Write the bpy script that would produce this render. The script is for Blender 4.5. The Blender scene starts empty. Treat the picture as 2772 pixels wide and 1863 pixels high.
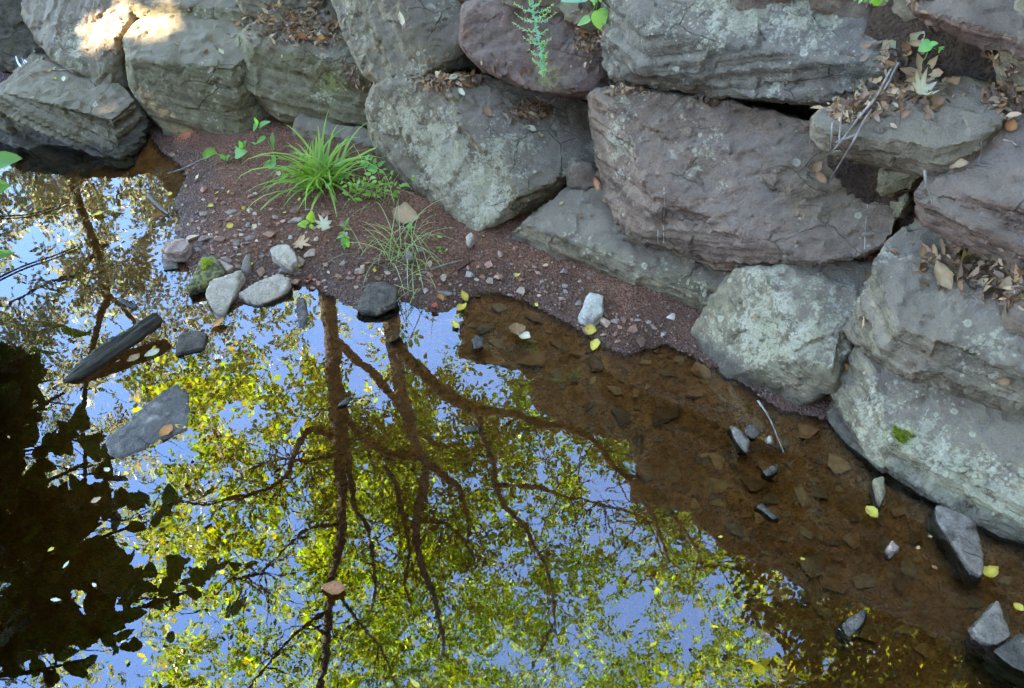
import bpy, bmesh, math, random
import numpy as np
from mathutils import Vector, Matrix

random.seed(7)
RNG = np.random.default_rng(7)
S = bpy.context.scene
COL = S.collection

# ------------------------------------------------------------------ camera
CAM_H, PITCH, HFOV = 2.1, math.radians(43.0), math.radians(58.0)
W0, H0 = 2772.0, 1863.0
FPX = (W0 / 2) / math.tan(HFOV / 2)
cam_d = bpy.data.cameras.new('camera')
cam_d.sensor_fit = 'HORIZONTAL'
cam_d.angle = HFOV
cam_d.clip_start = 0.05
cam_d.clip_end = 500
cam = bpy.data.objects.new('camera', cam_d)
COL.objects.link(cam)
cam.location = (0, 0, CAM_H)
cam.rotation_euler = (math.pi / 2 - PITCH, 0, 0)
S.camera = cam

# ------------------------------------------------------------------ sky, sun, exposure
SUN_DIR = Vector((-0.74, -0.02, 0.67)).normalized()      # towards the sun
world = bpy.data.worlds.new('World')
S.world = world
world.use_nodes = True
wn = world.node_tree
bg = wn.nodes['Background']
sky = wn.nodes.new('ShaderNodeTexSky')
sky.sky_type = 'NISHITA'
sky.sun_disc = False
sky.sun_elevation = math.asin(SUN_DIR.z)
sky.sun_rotation = math.atan2(SUN_DIR.x, SUN_DIR.y)
sky.air_density = 1.0
sky.dust_density = 0.0
sky.ozone_density = 8.0
sky.altitude = 1500
wn.links.new(sky.outputs[0], bg.inputs[0])
bg.inputs[1].default_value = 0.15
sun_d = bpy.data.lights.new('sun', 'SUN')
sun_d.energy = 5.0
sun_d.angle = math.radians(0.53)
sun_d.color = (1.0, 0.94, 0.84)
sun = bpy.data.objects.new('sun', sun_d)
COL.objects.link(sun)
sun.rotation_euler = SUN_DIR.to_track_quat('Z', 'Y').to_euler()
S.view_settings.view_transform = 'Standard'
S.view_settings.look = 'None'
S.view_settings.gamma = 1.0
S.view_settings.exposure = 4.65
S.view_settings.use_white_balance = True
S.view_settings.white_balance_temperature = 7450
S.view_settings.white_balance_tint = 13
S.cycles.use_denoising = True
S.cycles.use_adaptive_sampling = True
S.cycles.adaptive_threshold = 0.025
S.cycles.max_bounces = 8
S.cycles.diffuse_bounces = 3
S.cycles.glossy_bounces = 3
S.cycles.transmission_bounces = 4
S.cycles.transparent_max_bounces = 12
S.cycles.caustics_reflective = False
S.cycles.caustics_refractive = False
S.cycles.sample_clamp_indirect = 4

# ------------------------------------------------------------------ pixels to places
CP, SP = math.cos(PITCH), math.sin(PITCH)
def ray(px, py):
    a = (px - W0 / 2) / FPX
    b = (H0 / 2 - py) / FPX
    return Vector((a, CP + b * SP, b * CP - SP))
def on_z(px, py, z=0.0):
    d = ray(px, py)
    t = (CAM_H - z) / -d.z
    return Vector((d.x * t, d.y * t, z))
def mirrored(px, py, dist):
    """the point whose mirror image in the water shows at this pixel, dist metres away horizontally"""
    d = ray(px, py)
    h = math.hypot(d.x, d.y)
    t = dist / h
    return Vector((d.x * t, d.y * t, -CAM_H - d.z * t))

# foot of the stone wall, traced on the ground
_foot = [on_z(*p) for p in [(0, 352), (261, 430), (500, 400), (677, 412), (900, 440), (1100, 540), (1318, 645), (1586, 771),
                            (1860, 870), (2000, 1000), (2153, 1090), (2300, 1180), (2544, 1320), (2772, 1455)]]
FX = np.array([-30, -6] + [p.x for p in _foot] + [3.5, 30])
FY = np.array([_foot[0].y + 1.2, _foot[0].y + .35] + [p.y for p in _foot] + [-.6, -12])
KX = np.array([-4, -2.2, -1.2, -.6, 0, .6, 1.2, 3])
KY = np.array([.45, .55, .75, .95, 1.3, 1.6, 1.6, 1.5])
_gx = np.linspace(-30, 30, 6001)
_gy = np.interp(_gx, FX, FY)
_ker = np.ones(31) / 31
_gys = np.convolve(np.pad(_gy, 15, mode='edge'), _ker, 'valid')
def foot_y(x): return np.interp(x, _gx, _gys)
def wall_z(x, y):
    return np.interp(x, KX, KY) * (y - foot_y(x))
def on_wall(px, py, d=0.0):
    r = ray(px, py)
    ts = np.linspace(1.2, 9, 1561)
    f = (CAM_H + r.z * ts) - wall_z(r.x * ts, r.y * ts)
    i = int(np.argmax(f < 0))
    if f[i] >= 0: i = len(ts) - 1
    t0, t1, f0, f1 = ts[i - 1], ts[i], f[i - 1], f[i]
    t = t0 + (t1 - t0) * (f0 / (f0 - f1) if f0 != f1 else 0)
    p = Vector((r.x * t, r.y * t, CAM_H + r.z * t))
    if p.z < -.05:
        p = on_z(px, py, -.05)
    return p + r.normalized() * d
def inward(p):
    e = .05
    s = float(foot_y(p.x + e) - foot_y(p.x - e)) / (2 * e)
    k = float(np.interp(p.x, KX, KY))
    return Vector((-s * k, k, -1)).normalized()

# ------------------------------------------------------------------ noise for shaping meshes
_perm = np.random.default_rng(11).permutation(4096).astype(np.int64)
_grad = np.random.default_rng(12).normal(size=(4096, 3))
_grad /= np.linalg.norm(_grad, axis=1)[:, None]
def _h(i, j, k): return _perm[(_perm[(_perm[i & 4095] + j) & 4095] + k) & 4095]
def perlin(P):
    P = np.asarray(P, float)
    I = np.floor(P).astype(np.int64); F = P - I
    U = F * F * F * (F * (F * 6 - 15) + 10)
    out = 0
    for a in (0, 1):
        for b in (0, 1):
            for c in (0, 1):
                g = _grad[_h(I[:, 0] + a, I[:, 1] + b, I[:, 2] + c)]
                w = (U[:, 0] if a else 1 - U[:, 0]) * (U[:, 1] if b else 1 - U[:, 1]) * (U[:, 2] if c else 1 - U[:, 2])
                out = out + w * (g * (F - np.array([a, b, c]))).sum(1)
    return out * 1.5
def fbm(P, n=4, seed=0):
    P = np.asarray(P, float) + seed * 17.31
    v = 0; a = 1
    for i in range(n):
        v = v + a * perlin(P * 2 ** i); a *= .5
    return v
def rand1(i, seed=0): return (_perm[(i + seed * 131) & 4095]) / 4095.0

def worley_plane(P, seed):
    """per-cell random tilt: gives chipped, faceted relief"""
    I = np.floor(P).astype(np.int64)
    best = np.full(len(P), 9.0); val = np.zeros(len(P))
    for a in (-1, 0, 1):
        for b in (-1, 0, 1):
            for c in (-1, 0, 1):
                J = I + np.array([a, b, c])
                h = _h(J[:, 0] + seed * 7, J[:, 1], J[:, 2])
                C = J + .5 + _grad[h] * .45
                D = P - C
                d = (D * D).sum(1)
                m = d < best
                v = (D * _grad[(h * 3 + 5) & 4095]).sum(1) + (h / 4095.0 - .5) * .8
                best = np.where(m, d, best); val = np.where(m, v, val)
    return val

# ------------------------------------------------------------------ object helpers
def tag(o, label=None, cat=None, group=None, kind=None):
    if label: o['label'] = label
    if cat: o['category'] = cat
    if group: o['group'] = group
    if kind: o['kind'] = kind
    return o
def link(name, me, mat=None, parent=None, loc=None):
    o = bpy.data.objects.new(name, me)
    COL.objects.link(o)
    if mat is not None and me is not None and not me.materials: me.materials.append(mat)
    if loc is not None: o.location = loc
    if parent is not None: o.parent = parent
    return o
def mesh_np(name, V, F, smooth=False):
    me = bpy.data.meshes.new(name)
    V = np.asarray(V, np.float32); F = np.asarray(F, np.int32)
    k = F.shape[1]
    me.vertices.add(len(V)); me.vertices.foreach_set('co', V.ravel())
    me.loops.add(F.size); me.loops.foreach_set('vertex_index', F.ravel())
    me.polygons.add(len(F))
    me.polygons.foreach_set('loop_start', np.arange(0, F.size, k, dtype=np.int32))
    me.polygons.foreach_set('loop_total', np.full(len(F), k, np.int32))
    me.update(calc_edges=True)
    if smooth: me.polygons.foreach_set('use_smooth', np.ones(len(F), bool))
    return me
def vcol(me, C, name='Col'):
    a = me.attributes.new(name, 'FLOAT_COLOR', 'POINT')
    C = np.asarray(C, np.float32)
    if C.shape[1] == 3: C = np.c_[C, np.ones(len(C), np.float32)]
    a.data.foreach_set('color', C.ravel())
def vfloat(me, A, name):
    a = me.attributes.new(name, 'FLOAT', 'POINT')
    a.data.foreach_set('value', np.asarray(A, np.float32))
def coords(me):
    v = np.empty(len(me.vertices) * 3, np.float32); me.vertices.foreach_get('co', v)
    return v.reshape(-1, 3).astype(float)
def normals(me):
    v = np.empty(len(me.vertices) * 3, np.float32); me.vertex_normals.foreach_get('vector', v)
    return v.reshape(-1, 3).astype(float)
def tube(pts, radii, n=8):
    """verts and quads of a tapered tube through pts"""
    P = [Vector(p) for p in pts]
    V = []; F = []
    up = Vector((0, 0, 1))
    prev = None
    for i, p in enumerate(P):
        t = (P[min(i + 1, len(P) - 1)] - P[max(i - 1, 0)]).normalized()
        if prev is None:
            a = t.cross(up if abs(t.z) < .9 else Vector((1, 0, 0))).normalized()
        else:
            a = (prev - t * prev.dot(t)).normalized()
        prev = a
        b = t.cross(a)
        for k in range(n):
            w = 2 * math.pi * k / n
            V.append(p + (a * math.cos(w) + b * math.sin(w)) * radii[i])
    for i in range(len(P) - 1):
        for k in range(n):
            F.append((i * n + k, i * n + (k + 1) % n, (i + 1) * n + (k + 1) % n, (i + 1) * n + k))
    return [tuple(v) for v in V], F
def smooth_path(pts, sub=4):
    P = np.array([list(p) for p in pts], float)
    if len(P) < 3: 
        return [tuple(P[0] + (P[-1] - P[0]) * t) for t in np.linspace(0, 1, sub + 1)]
    Q = np.vstack([2 * P[0] - P[1], P, 2 * P[-1] - P[-2]])
    out = []
    for i in range(1, len(Q) - 2):
        for s in range(sub):
            t = s / sub
            out.append(.5 * (2 * Q[i] + (Q[i + 1] - Q[i - 1]) * t + (2 * Q[i - 1] - 5 * Q[i] + 4 * Q[i + 1] - Q[i + 2]) * t * t
                             + (3 * Q[i] - Q[i - 1] - 3 * Q[i + 1] + Q[i + 2]) * t ** 3))
    out.append(P[-1])
    return [tuple(p) for p in out]
class MB:
    """collects pieces into one mesh"""
    def __init__(s): s.v = []; s.f = []; s.c = []
    def add(s, V, F, col=None):
        o = len(s.v); s.v += [tuple(v) for v in V]; s.f += [tuple(i + o for i in f) for f in F]
        s.c += [col if col is not None else (1, 1, 1)] * len(V)
    def build(s, name, mat, parent=None, smooth=True, loc=None):
        me = bpy.data.meshes.new(name)
        L = Vector(loc) if loc is not None else Vector((0, 0, 0))
        me.from_pydata([tuple(Vector(v) - L) for v in s.v], [], s.f); me.update()
        vcol(me, np.array(s.c))
        if smooth: me.polygons.foreach_set('use_smooth', np.ones(len(me.polygons), bool))
        return link(name, me, mat, parent, loc)

# ------------------------------------------------------------------ materials
class NT:
    def __init__(s, name):
        s.m = bpy.data.materials.new(name); s.m.use_nodes = True
        s.t = s.m.node_tree; s.t.nodes.clear()
        s.out = s.n('ShaderNodeOutputMaterial')
    def n(s, ty, **kw):
        x = s.t.nodes.new(ty)
        for k, v in kw.items():
            setattr(x, k, v)
        return x
    def l(s, a, b): s.t.links.new(a, b)
    def val(s, x, sock):
        if hasattr(x, 'is_output'): s.l(x, sock)
        else: sock.default_value = x
    def math(s, op, a, b=0.0, c=None, clamp=False):
        x = s.n('ShaderNodeMath', operation=op, use_clamp=clamp)
        s.val(a, x.inputs[0]); s.val(b, x.inputs[1])
        if c is not None: s.val(c, x.inputs[2])
        return x.outputs[0]
    def ramp(s, x, lo, hi, a=0.0, b=1.0, smooth=True):
        m = s.n('ShaderNodeMapRange', interpolation_type='SMOOTHSTEP' if smooth else 'LINEAR')
        s.val(x, m.inputs[0]); s.val(lo, m.inputs[1]); s.val(hi, m.inputs[2]); s.val(a, m.inputs[3]); s.val(b, m.inputs[4])
        return m.outputs[0]
    def mix(s, f, a, b, mode='MIX'):
        x = s.n('ShaderNodeMix', data_type='RGBA', blend_type=mode)
        s.val(f, x.inputs[0])
        for v, k in ((a, 6), (b, 7)):
            if hasattr(v, 'is_output'): s.l(v, x.inputs[k])
            else: x.inputs[k].default_value = (*v, 1) if len(v) == 3 else v
        return x.outputs[2]
    def noise(s, vec, scale, detail=4, rough=.55, out=0, dist=0.0):
        x = s.n('ShaderNodeTexNoise'); s.l(vec, x.inputs['Vector'])
        x.inputs['Scale'].default_value = scale; x.inputs['Detail'].default_value = detail
        x.inputs['Roughness'].default_value = rough; x.inputs['Distortion'].default_value = dist
        return x.outputs[out]
    def voro(s, vec, scale, feature='F1', out=0, rnd=1.0):
        x = s.n('ShaderNodeTexVoronoi', feature=feature); s.l(vec, x.inputs['Vector'])
        x.inputs['Scale'].default_value = scale; x.inputs['Randomness'].default_value = rnd
        return x.outputs[out]
    def attr(s, name, out='Fac'):
        x = s.n('ShaderNodeAttribute', attribute_name=name); return x.outputs[out]
    def bump(s, h, strength=.5, dist=.01, normal=None):
        x = s.n('ShaderNodeBump'); x.inputs['Strength'].default_value = strength; x.inputs['Distance'].default_value = dist
        s.l(h, x.inputs['Height'])
        if normal is not None: s.l(normal, x.inputs['Normal'])
        return x.outputs[0]
    def finish(s, col, rough=.8, normal=None, spec=.3):
        b = s.n('ShaderNodeBsdfPrincipled')
        if hasattr(col, 'is_output'): s.l(col, b.inputs['Base Color'])
        else: b.inputs['Base Color'].default_value = (*col, 1)
        s.val(rough, b.inputs['Roughness'])
        b.inputs['Specular IOR Level'].default_value = spec
        if normal is not None: s.l(normal, b.inputs['Normal'])
        s.l(b.outputs[0], s.out.inputs[0])
        return s.m

TOPC = (.205, .145, .096)
def warp2(t, tc): return t.noise(tc, 5.5, 3, .6, out=1)
def rock_material(name, c1, c2, bed, lichen=(.34, .285, .155), algae=(.155, .122, .044), streak=.5, lich_gain=1.0, algae_gain=.5, rust=.15):
    """layered sandstone: mottled stone colour, bedding streaks, algae film, round lichen rosettes, a wet dark foot"""
    t = NT(name)
    tc = t.n('ShaderNodeTexCoord').outputs['Object']
    geo = t.n('ShaderNodeNewGeometry')
    warp = t.noise(tc, 2.2, 3, out=1)
    wv = t.n('ShaderNodeVectorMath', operation='MULTIPLY_ADD')
    t.l(warp, wv.inputs[0]); wv.inputs[1].default_value = (.05, .05, .05); t.l(tc, wv.inputs[2])
    dt = t.n('ShaderNodeVectorMath', operation='DOT_PRODUCT'); t.l(wv.outputs[0], dt.inputs[0]); dt.inputs[1].default_value = bed
    # bedding: noise squeezed along the bedding normal
    sc = t.n('ShaderNodeVectorMath', operation='MULTIPLY_ADD')
    cmb = t.n('ShaderNodeVectorMath', operation='SCALE'); cmb.inputs[0].default_value = bed
    t.l(t.math('MULTIPLY', dt.outputs['Value'], 55.0), cmb.inputs['Scale'])
    t.l(tc, sc.inputs[0]); sc.inputs[1].default_value = (1.6, 1.6, 1.6); t.l(cmb.outputs[0], sc.inputs[2])
    dn = t.n('ShaderNodeVectorMath', operation='DOT_PRODUCT'); t.l(geo.outputs['True Normal'], dn.inputs[0]); dn.inputs[1].default_value = bed
    sidef = t.ramp(t.math('ABSOLUTE', dn.outputs['Value']), .92, .6, .12, 1.0)
    strata = t.math('ADD', .5, t.math('MULTIPLY', t.math('SUBTRACT', t.noise(sc.outputs[0], 1.0, 3, .6), .5), sidef))
    ck = t.n('ShaderNodeTexVoronoi', feature='DISTANCE_TO_EDGE')
    cv = t.n('ShaderNodeVectorMath', operation='MULTIPLY_ADD'); t.l(warp2(t, tc), cv.inputs[0]); cv.inputs[1].default_value = (.11, .11, .11); t.l(tc, cv.inputs[2])
    cw = t.n('ShaderNodeVectorMath', operation='MULTIPLY'); t.l(cv.outputs[0], cw.inputs[0]); cw.inputs[1].default_value = (1.3, 1.3, 2.6)
    t.l(cw.outputs[0], ck.inputs['Vector']); ck.inputs['Scale'].default_value = 3.4
    crack = t.math('MULTIPLY', t.ramp(ck.outputs[0], .0, .016, 1, 0), t.ramp(t.noise(tc, 3.1, 2), .52, .62))
    big = t.noise(tc, 2.6, 5, .6)
    mot = t.noise(tc, 30, 4, .7)
    fine = t.noise(tc, 160, 2, .7)
    base = t.mix(t.ramp(big, .35, .65), c1, c2)
    base = t.mix(t.math('MULTIPLY', t.ramp(t.noise(tc, 5, 4, out=0, dist=1.2), .58, .75), rust), base, (.22, .105, .06))
    v = t.math('ADD', t.ramp(mot, .25, .75, .5, 1.45, False), t.ramp(fine, .2, .8, -.34, .34, False))
    v = t.math('MULTIPLY', v, t.math('ADD', 1.0 - streak * .5, t.math('MULTIPLY', t.ramp(strata, .3, .7), streak)))
    vm = t.n('ShaderNodeVectorMath', operation='SCALE'); t.l(base, vm.inputs[0]); t.l(v, vm.inputs['Scale'])
    colr = vm.outputs[0]
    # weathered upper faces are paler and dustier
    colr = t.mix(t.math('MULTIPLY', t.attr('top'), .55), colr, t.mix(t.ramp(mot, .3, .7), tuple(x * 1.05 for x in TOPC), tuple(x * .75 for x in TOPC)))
    colr = t.mix(t.math('MULTIPLY', crack, .18), colr, (.025, .02, .016))
    # algae film
    al = t.math('MULTIPLY', t.attr('algae'), t.ramp(t.math('ADD', t.math('MULTIPLY', mot, .5), t.math('MULTIPLY', big, .5)), .36, .6), clamp=True)
    colr = t.mix(t.math('MULTIPLY', al, algae_gain), colr, algae)
    # lichen rosettes in two sizes, drawn together into patches
    lm = t.math('ADD', t.math('MULTIPLY', t.attr('lichen'), lich_gain), t.ramp(t.noise(tc, 3.5, 3), .3, .75, -.45, .3, False))
    tot = None
    wob = t.n('ShaderNodeVectorMath', operation='MULTIPLY_ADD'); t.l(t.noise(tc, 90, 2, out=1), wob.inputs[0])
    wob.inputs[1].default_value = (.008, .008, .008); t.l(tc, wob.inputs[2])
    for scl, lo, hi in ((30, .05, .40), (75, .06, .46)):
        vx = t.n('ShaderNodeTexVoronoi'); t.l(wob.outputs[0], vx.inputs['Vector']); vx.inputs['Scale'].default_value = scl
        vd = vx.outputs[0]
        sep = t.n('ShaderNodeSeparateColor'); t.l(vx.outputs[1], sep.inputs[0])
        rad = t.ramp(sep.outputs[0], .0, 1.0, lo, hi, False)
        inside = t.ramp(t.math('SUBTRACT', rad, vd), -.02, .05)
        ring = t.ramp(t.math('DIVIDE', vd, rad), .0, .75, .35, 1.0)
        on = t.ramp(t.math('SUBTRACT', t.math('MULTIPLY', lm, .95), sep.outputs[1]), -.02, .06)
        k = t.math('MULTIPLY', t.math('MULTIPLY', inside, ring), on)
        tot = k if tot is None else t.math('MAXIMUM', tot, k)
    crustn = t.math('ADD', t.math('MULTIPLY', t.noise(tc, 26, 4, .75), .65), t.math('MULTIPLY', t.noise(tc, 95, 3, .7), .35))
    crust = t.math('MULTIPLY', t.ramp(t.math('ADD', crustn, t.math('MULTIPLY', lm, .22)), .58, .66), t.ramp(lm, .08, .3))
    tot = t.math('MAXIMUM', t.math('MULTIPLY', tot, .85), t.math('MULTIPLY', crust, t.ramp(fine, .3, .7, .45, .95)))
    lc = t.mix(t.ramp(t.noise(tc, 9, 2), .4, .62), lichen, (.40, .325, .20))
    colr = t.mix(t.math('MULTIPLY', tot, .8, clamp=True), colr, lc)
    # yellow lichen and moss painted where they grow
    colr = t.mix(t.math('MULTIPLY', t.attr('moss'), t.ramp(t.noise(tc, 60, 4), .42, .55), clamp=True), colr, (.26, .25, .04))
    # wet foot
    wet = t.attr('wet')
    colr = t.mix(t.math('MULTIPLY', wet, .72), colr, (.03, .022, .015))
    h = t.math('ADD', t.math('MULTIPLY', strata, .9 * (streak + .25)), t.math('ADD', t.math('MULTIPLY', mot, .7), t.math('ADD', t.math('MULTIPLY', fine, .28), t.math('MULTIPLY', crack, -.5))))
    nrm = t.bump(h, .9, .014)
    return t.finish(colr, t.ramp(wet, 0, 1, .9, .4), nrm, .08)

# ------------------------------------------------------------------ ground: pond bed, bank, slope behind the stones
SHORE = [on_z(*p) for p in [(-900, 330), (-200, 260), (0, 250), (300, 268), (380, 330), (425, 400), (478, 440), (505, 480), (478, 520), (470, 560), (490, 600),
    (472, 640), (500, 690), (520, 760), (600, 800), (650, 826), (700, 800), (790, 772), (860, 785), (940, 830), (990, 850), (1070, 806),
    (1130, 838), (1200, 850), (1255, 815), (1300, 792), (1350, 795), (1420, 815), (1490, 855), (1560, 890), (1625, 935), (1690, 965),
    (1740, 950), (1800, 935), (1880, 968), (2000, 1035), (2110, 1110), (2190, 1130), (2270, 1140), (2300, 1150), (2400, 1190), (2772, 1380), (3300, 1500)]]
SH = np.array([[p.x, p.y] for p in SHORE])
POLY = np.vstack([SH, [[30, SH[-1, 1] - 1], [30, 60], [-30, 60], [-30, SH[0, 1]]]])
def shore_dist(X, Y):
    """signed distance to the water's edge, positive on the bank"""
    P = np.c_[X.ravel(), Y.ravel()]
    d = np.full(len(P), 1e9)
    for a, b in zip(SH[:-1], SH[1:]):
        e = b - a; L = e @ e
        t = np.clip(((P - a) @ e) / L, 0, 1)
        d = np.minimum(d, np.hypot(*(P - a - t[:, None] * e).T))
    ins = np.zeros(len(P), bool)
    n = len(POLY)
    for i in range(n):
        (x0, y0), (x1, y1) = POLY[i], POLY[(i + 1) % n]
        c = ((y0 > P[:, 1]) != (y1 > P[:, 1])) & (P[:, 0] < (x1 - x0) * (P[:, 1] - y0) / (y1 - y0 + 1e-12) + x0)
        ins ^= c
    return np.where(ins, d, -d).reshape(X.shape)
FILLS = [(*on_wall(px, py).xy, r, s) for px, py, r, s in [(2430, -20, .09, 1), (2440, 40, .08, 1), (2450, 90, .08, 1), (2470, 140, .08, 1), (2490, 185, .08, 1), (2450, 225, .07, 1), (2380, 262, .06, .9), (2310, 288, .05, .8), (2560, 160, .08, .9), (2630, 155, .08, .9), (2700, 165, .07, .8), (1290, 180, .08, .8), (1190, 222, .07, .7), (2735, 250, .07, .8), (1690, 230, .05, .7), (360, 300, .1, .6)]]
WTX = [-6, -2.5, -1.2, -.4, .3, 1, 3]; WTY = [.15, .22, .42, .8, 1.25, 1.35, 1.3]
def ground_z(X, Y):
    X = np.asarray(X, float); Y = np.asarray(Y, float)
    d = shore_dist(X, Y)
    Q = np.c_[X.ravel(), Y.ravel(), np.zeros(X.size)]
    nz = fbm(Q * 3, 4, 3).reshape(X.shape); n2 = fbm(Q * 14, 3, 5).reshape(X.shape)
    bank = .004 + .085 * (1 - np.exp(-np.maximum(d, 0) / .35)) + .012 * nz * np.clip(d / .15, 0, 1) + .005 * n2
    bed = -.012 - .26 * (1 - np.exp(np.minimum(d, 0) / .75)) + .022 * nz * np.clip(-d / .3, 0, 1) + .006 * n2 * np.clip(-d / .1, .2, 1)
    bed = bed - .55 * np.clip((-d - .5) / 1.0, 0, 1) * np.clip((.4 - X) / .8, 0, 1)          # deep pool to the left
    z = np.where(d > 0, bank, np.minimum(bed, -.004))
    k = np.interp(X, KX, KY)
    back = np.full(X.shape, .40)
    for fx, fy, r, s in FILLS:
        back -= .37 * s * np.exp(-((X - fx) ** 2 + (Y - fy) ** 2) / (r * r)) 
    back = np.clip(back, .02, .4)
    top = np.interp(X, WTX, WTY)
    wz = wall_z(X, Y) - back * np.sqrt(1 + k * k) + .02 * nz
    lim = top + .06 * np.maximum(Y - foot_y(X) - 1, 0) + .03 * nz
    wz = np.minimum(wz, lim)
    wz = np.where(Y > foot_y(X) - .1, wz, -9)
    # unseen bank behind the photographer, raised as a slope to block low sky
    near = .5 * np.clip((-.3 - Y) / .8, 0, 1) ** 1.2 + .5 * np.clip(-1.3 - Y, 0, 9) - 1 * (Y > -.3) * 9
    return np.maximum(np.maximum(z, wz), np.where(near > -.5, near, -9))
def graded(lo, a, b, hi, h):
    mid = np.arange(a, b + 1e-6, h); L = []; s = h; x = a
    while x > lo: s *= 1.25; x -= s; L.append(x)
    R = []; s = h; x = b
    while x < hi: s *= 1.25; x += s; R.append(x)
    return np.array(L[::-1] + list(mid) + R)
gx = graded(-60, -2.6, 2.0, 60, .018); gy = graded(-40, .8, 4.9, 90, .018)
GX, GY = np.meshgrid(gx, gy)
GZ = ground_z(GX, GY)
nx, ny = len(gx), len(gy)
ii = (np.arange(ny - 1)[:, None] * nx + np.arange(nx - 1)[None, :]).ravel()
me = mesh_np('ground', np.c_[GX.ravel(), GY.ravel(), GZ.ravel()], np.c_[ii, ii + 1, ii + nx + 1, ii + nx], True)
def gz(x, y):
    """ground height by bilinear lookup"""
    i = np.clip(np.searchsorted(gx, x) - 1, 0, nx - 2); j = np.clip(np.searchsorted(gy, y) - 1, 0, ny - 2)
    u = (x - gx[i]) / (gx[i + 1] - gx[i]); v = (y - gy[j]) / (gy[j + 1] - gy[j])
    return GZ[j, i] * (1 - u) * (1 - v) + GZ[j, i + 1] * u * (1 - v) + GZ[j + 1, i] * (1 - u) * v + GZ[j + 1, i + 1] * u * v
def on_ground(px, py):
    r = ray(px, py)
    lo = None
    for t in np.arange(1.2, 8, .01):
        if CAM_H + r.z * t < gz(r.x * t, r.y * t):
            return Vector((r.x * t, r.y * t, float(gz(r.x * t, r.y * t))))
    return on_z(px, py, 0)

def soil_material():
    t = NT('red_brown_soil')
    tc = t.n('ShaderNodeTexCoord').outputs['Object']
    sep = t.n('ShaderNodeSeparateXYZ'); t.l(tc, sep.inputs[0])
    big = t.noise(tc, 1.7, 5); mid = t.noise(tc, 9, 5, .65); fine = t.noise(tc, 90, 5, .7)
    vr = t.voro(tc, 110, out=1); vd = t.voro(tc, 110)
    sc = t.n('ShaderNodeSeparateColor'); t.l(vr, sc.inputs[0])
    col = t.mix(t.ramp(mid, .35, .65), (.17, .070, .034), (.25, .108, .055))
    col = t.mix(t.math('MULTIPLY', t.math('MULTIPLY', t.ramp(sc.outputs[0], .72, .8), .5), t.ramp(big, .42, .6)), col, (.32, .15, .09))
    col = t.mix(t.ramp(fine, .35, .6), col, (.10, .04, .02))
    col = t.mix(t.math('MULTIPLY', t.ramp(big, .5, .62), .5), col, (.12, .052, .027))
    # pond bed: silt, redder in the shallows
    z = sep.outputs[2]
    und = t.ramp(z, -.002, -.02, 0, 1)
    silt = t.mix(t.ramp(mid, .38, .62), (.29, .118, .036), (.40, .172, .060))
    silt = t.mix(t.ramp(t.noise(tc, 34, 4, .7), .4, .62), silt, (.24, .095, .030))
    col = t.mix(und, col, silt)
    # damp margin
    wet = t.ramp(t.math('ADD', z, t.math('MULTIPLY', t.math('SUBTRACT', big, .5), .05)), .045, .012, 0, 1)
    col = t.mix(t.math('MULTIPLY', t.math('MULTIPLY', wet, t.math('SUBTRACT', 1.0, und)), .6), col, (.045, .024, .014))
    # leaf mould up on the slope, darkened to stand in for shade between boulders
    col = t.mix(t.ramp(z, .12, .25), col, t.mix(t.ramp(mid, .4, .6), (.034, .020, .011), (.070, .040, .021)))
    h = t.math('ADD', t.math('MULTIPLY', mid, 1.0), t.math('ADD', t.math('MULTIPLY', fine, .5), t.math('MULTIPLY', t.ramp(vd, 0, .6, 1, 0), .5)))
    return t.finish(col, t.ramp(wet, 0, 1, .95, .45), t.bump(h, .9, .014), .12)
tag(link('ground', me, soil_material()), 'reddish brown soil bank and pond bed running back under the boulders', 'ground', kind='structure')

# ------------------------------------------------------------------ water
def water_material():
    t = NT('pond_water')
    tc = t.n('ShaderNodeTexCoord').outputs['Object']
    h = t.math('ADD', t.math('MULTIPLY', t.noise(tc, 2.2, 2), 1.0), t.math('MULTIPLY', t.noise(tc, 9, 3, .5), .16))
    nb = t.bump(h, .035, .03)
    fr = t.n('ShaderNodeFresnel'); fr.inputs['IOR'].default_value = 1.95; t.l(nb, fr.inputs['Normal'])
    gl = t.n('ShaderNodeBsdfGlossy'); gl.inputs['Roughness'].default_value = 0.007; t.l(nb, gl.inputs['Normal'])
    tr = t.n('ShaderNodeBsdfTransparent'); tr.inputs[0].default_value = (.97, .88, .70, 1)
    mx = t.n('ShaderNodeMixShader'); t.l(fr.outputs[0], mx.inputs[0]); t.l(tr.outputs[0], mx.inputs[1]); t.l(gl.outputs[0], mx.inputs[2])
    t.l(mx.outputs[0], t.out.inputs[0])
    va = t.n('ShaderNodeVolumeAbsorption'); va.inputs[0].default_value = (.64, .57, .28, 1); va.inputs[1].default_value = 4.6
    t.l(va.outputs[0], t.out.inputs[1])
    return t.m
bx = [(-9, -3, 0), (9, -3, 0), (9, 7, 0), (-9, 7, 0), (-9, -3, -1.6), (9, -3, -1.6), (9, 7, -1.6), (-9, 7, -1.6)]
me = bpy.data.meshes.new('water'); me.from_pydata(bx, [], [(0, 1, 2, 3), (7, 6, 5, 4), (0, 4, 5, 1), (1, 5, 6, 2), (2, 6, 7, 3), (3, 7, 4, 0)]); me.update()
tag(link('water', me, water_material()), 'still brown pond water mirroring blue sky and yellow-green trees', 'water', kind='structure')

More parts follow.
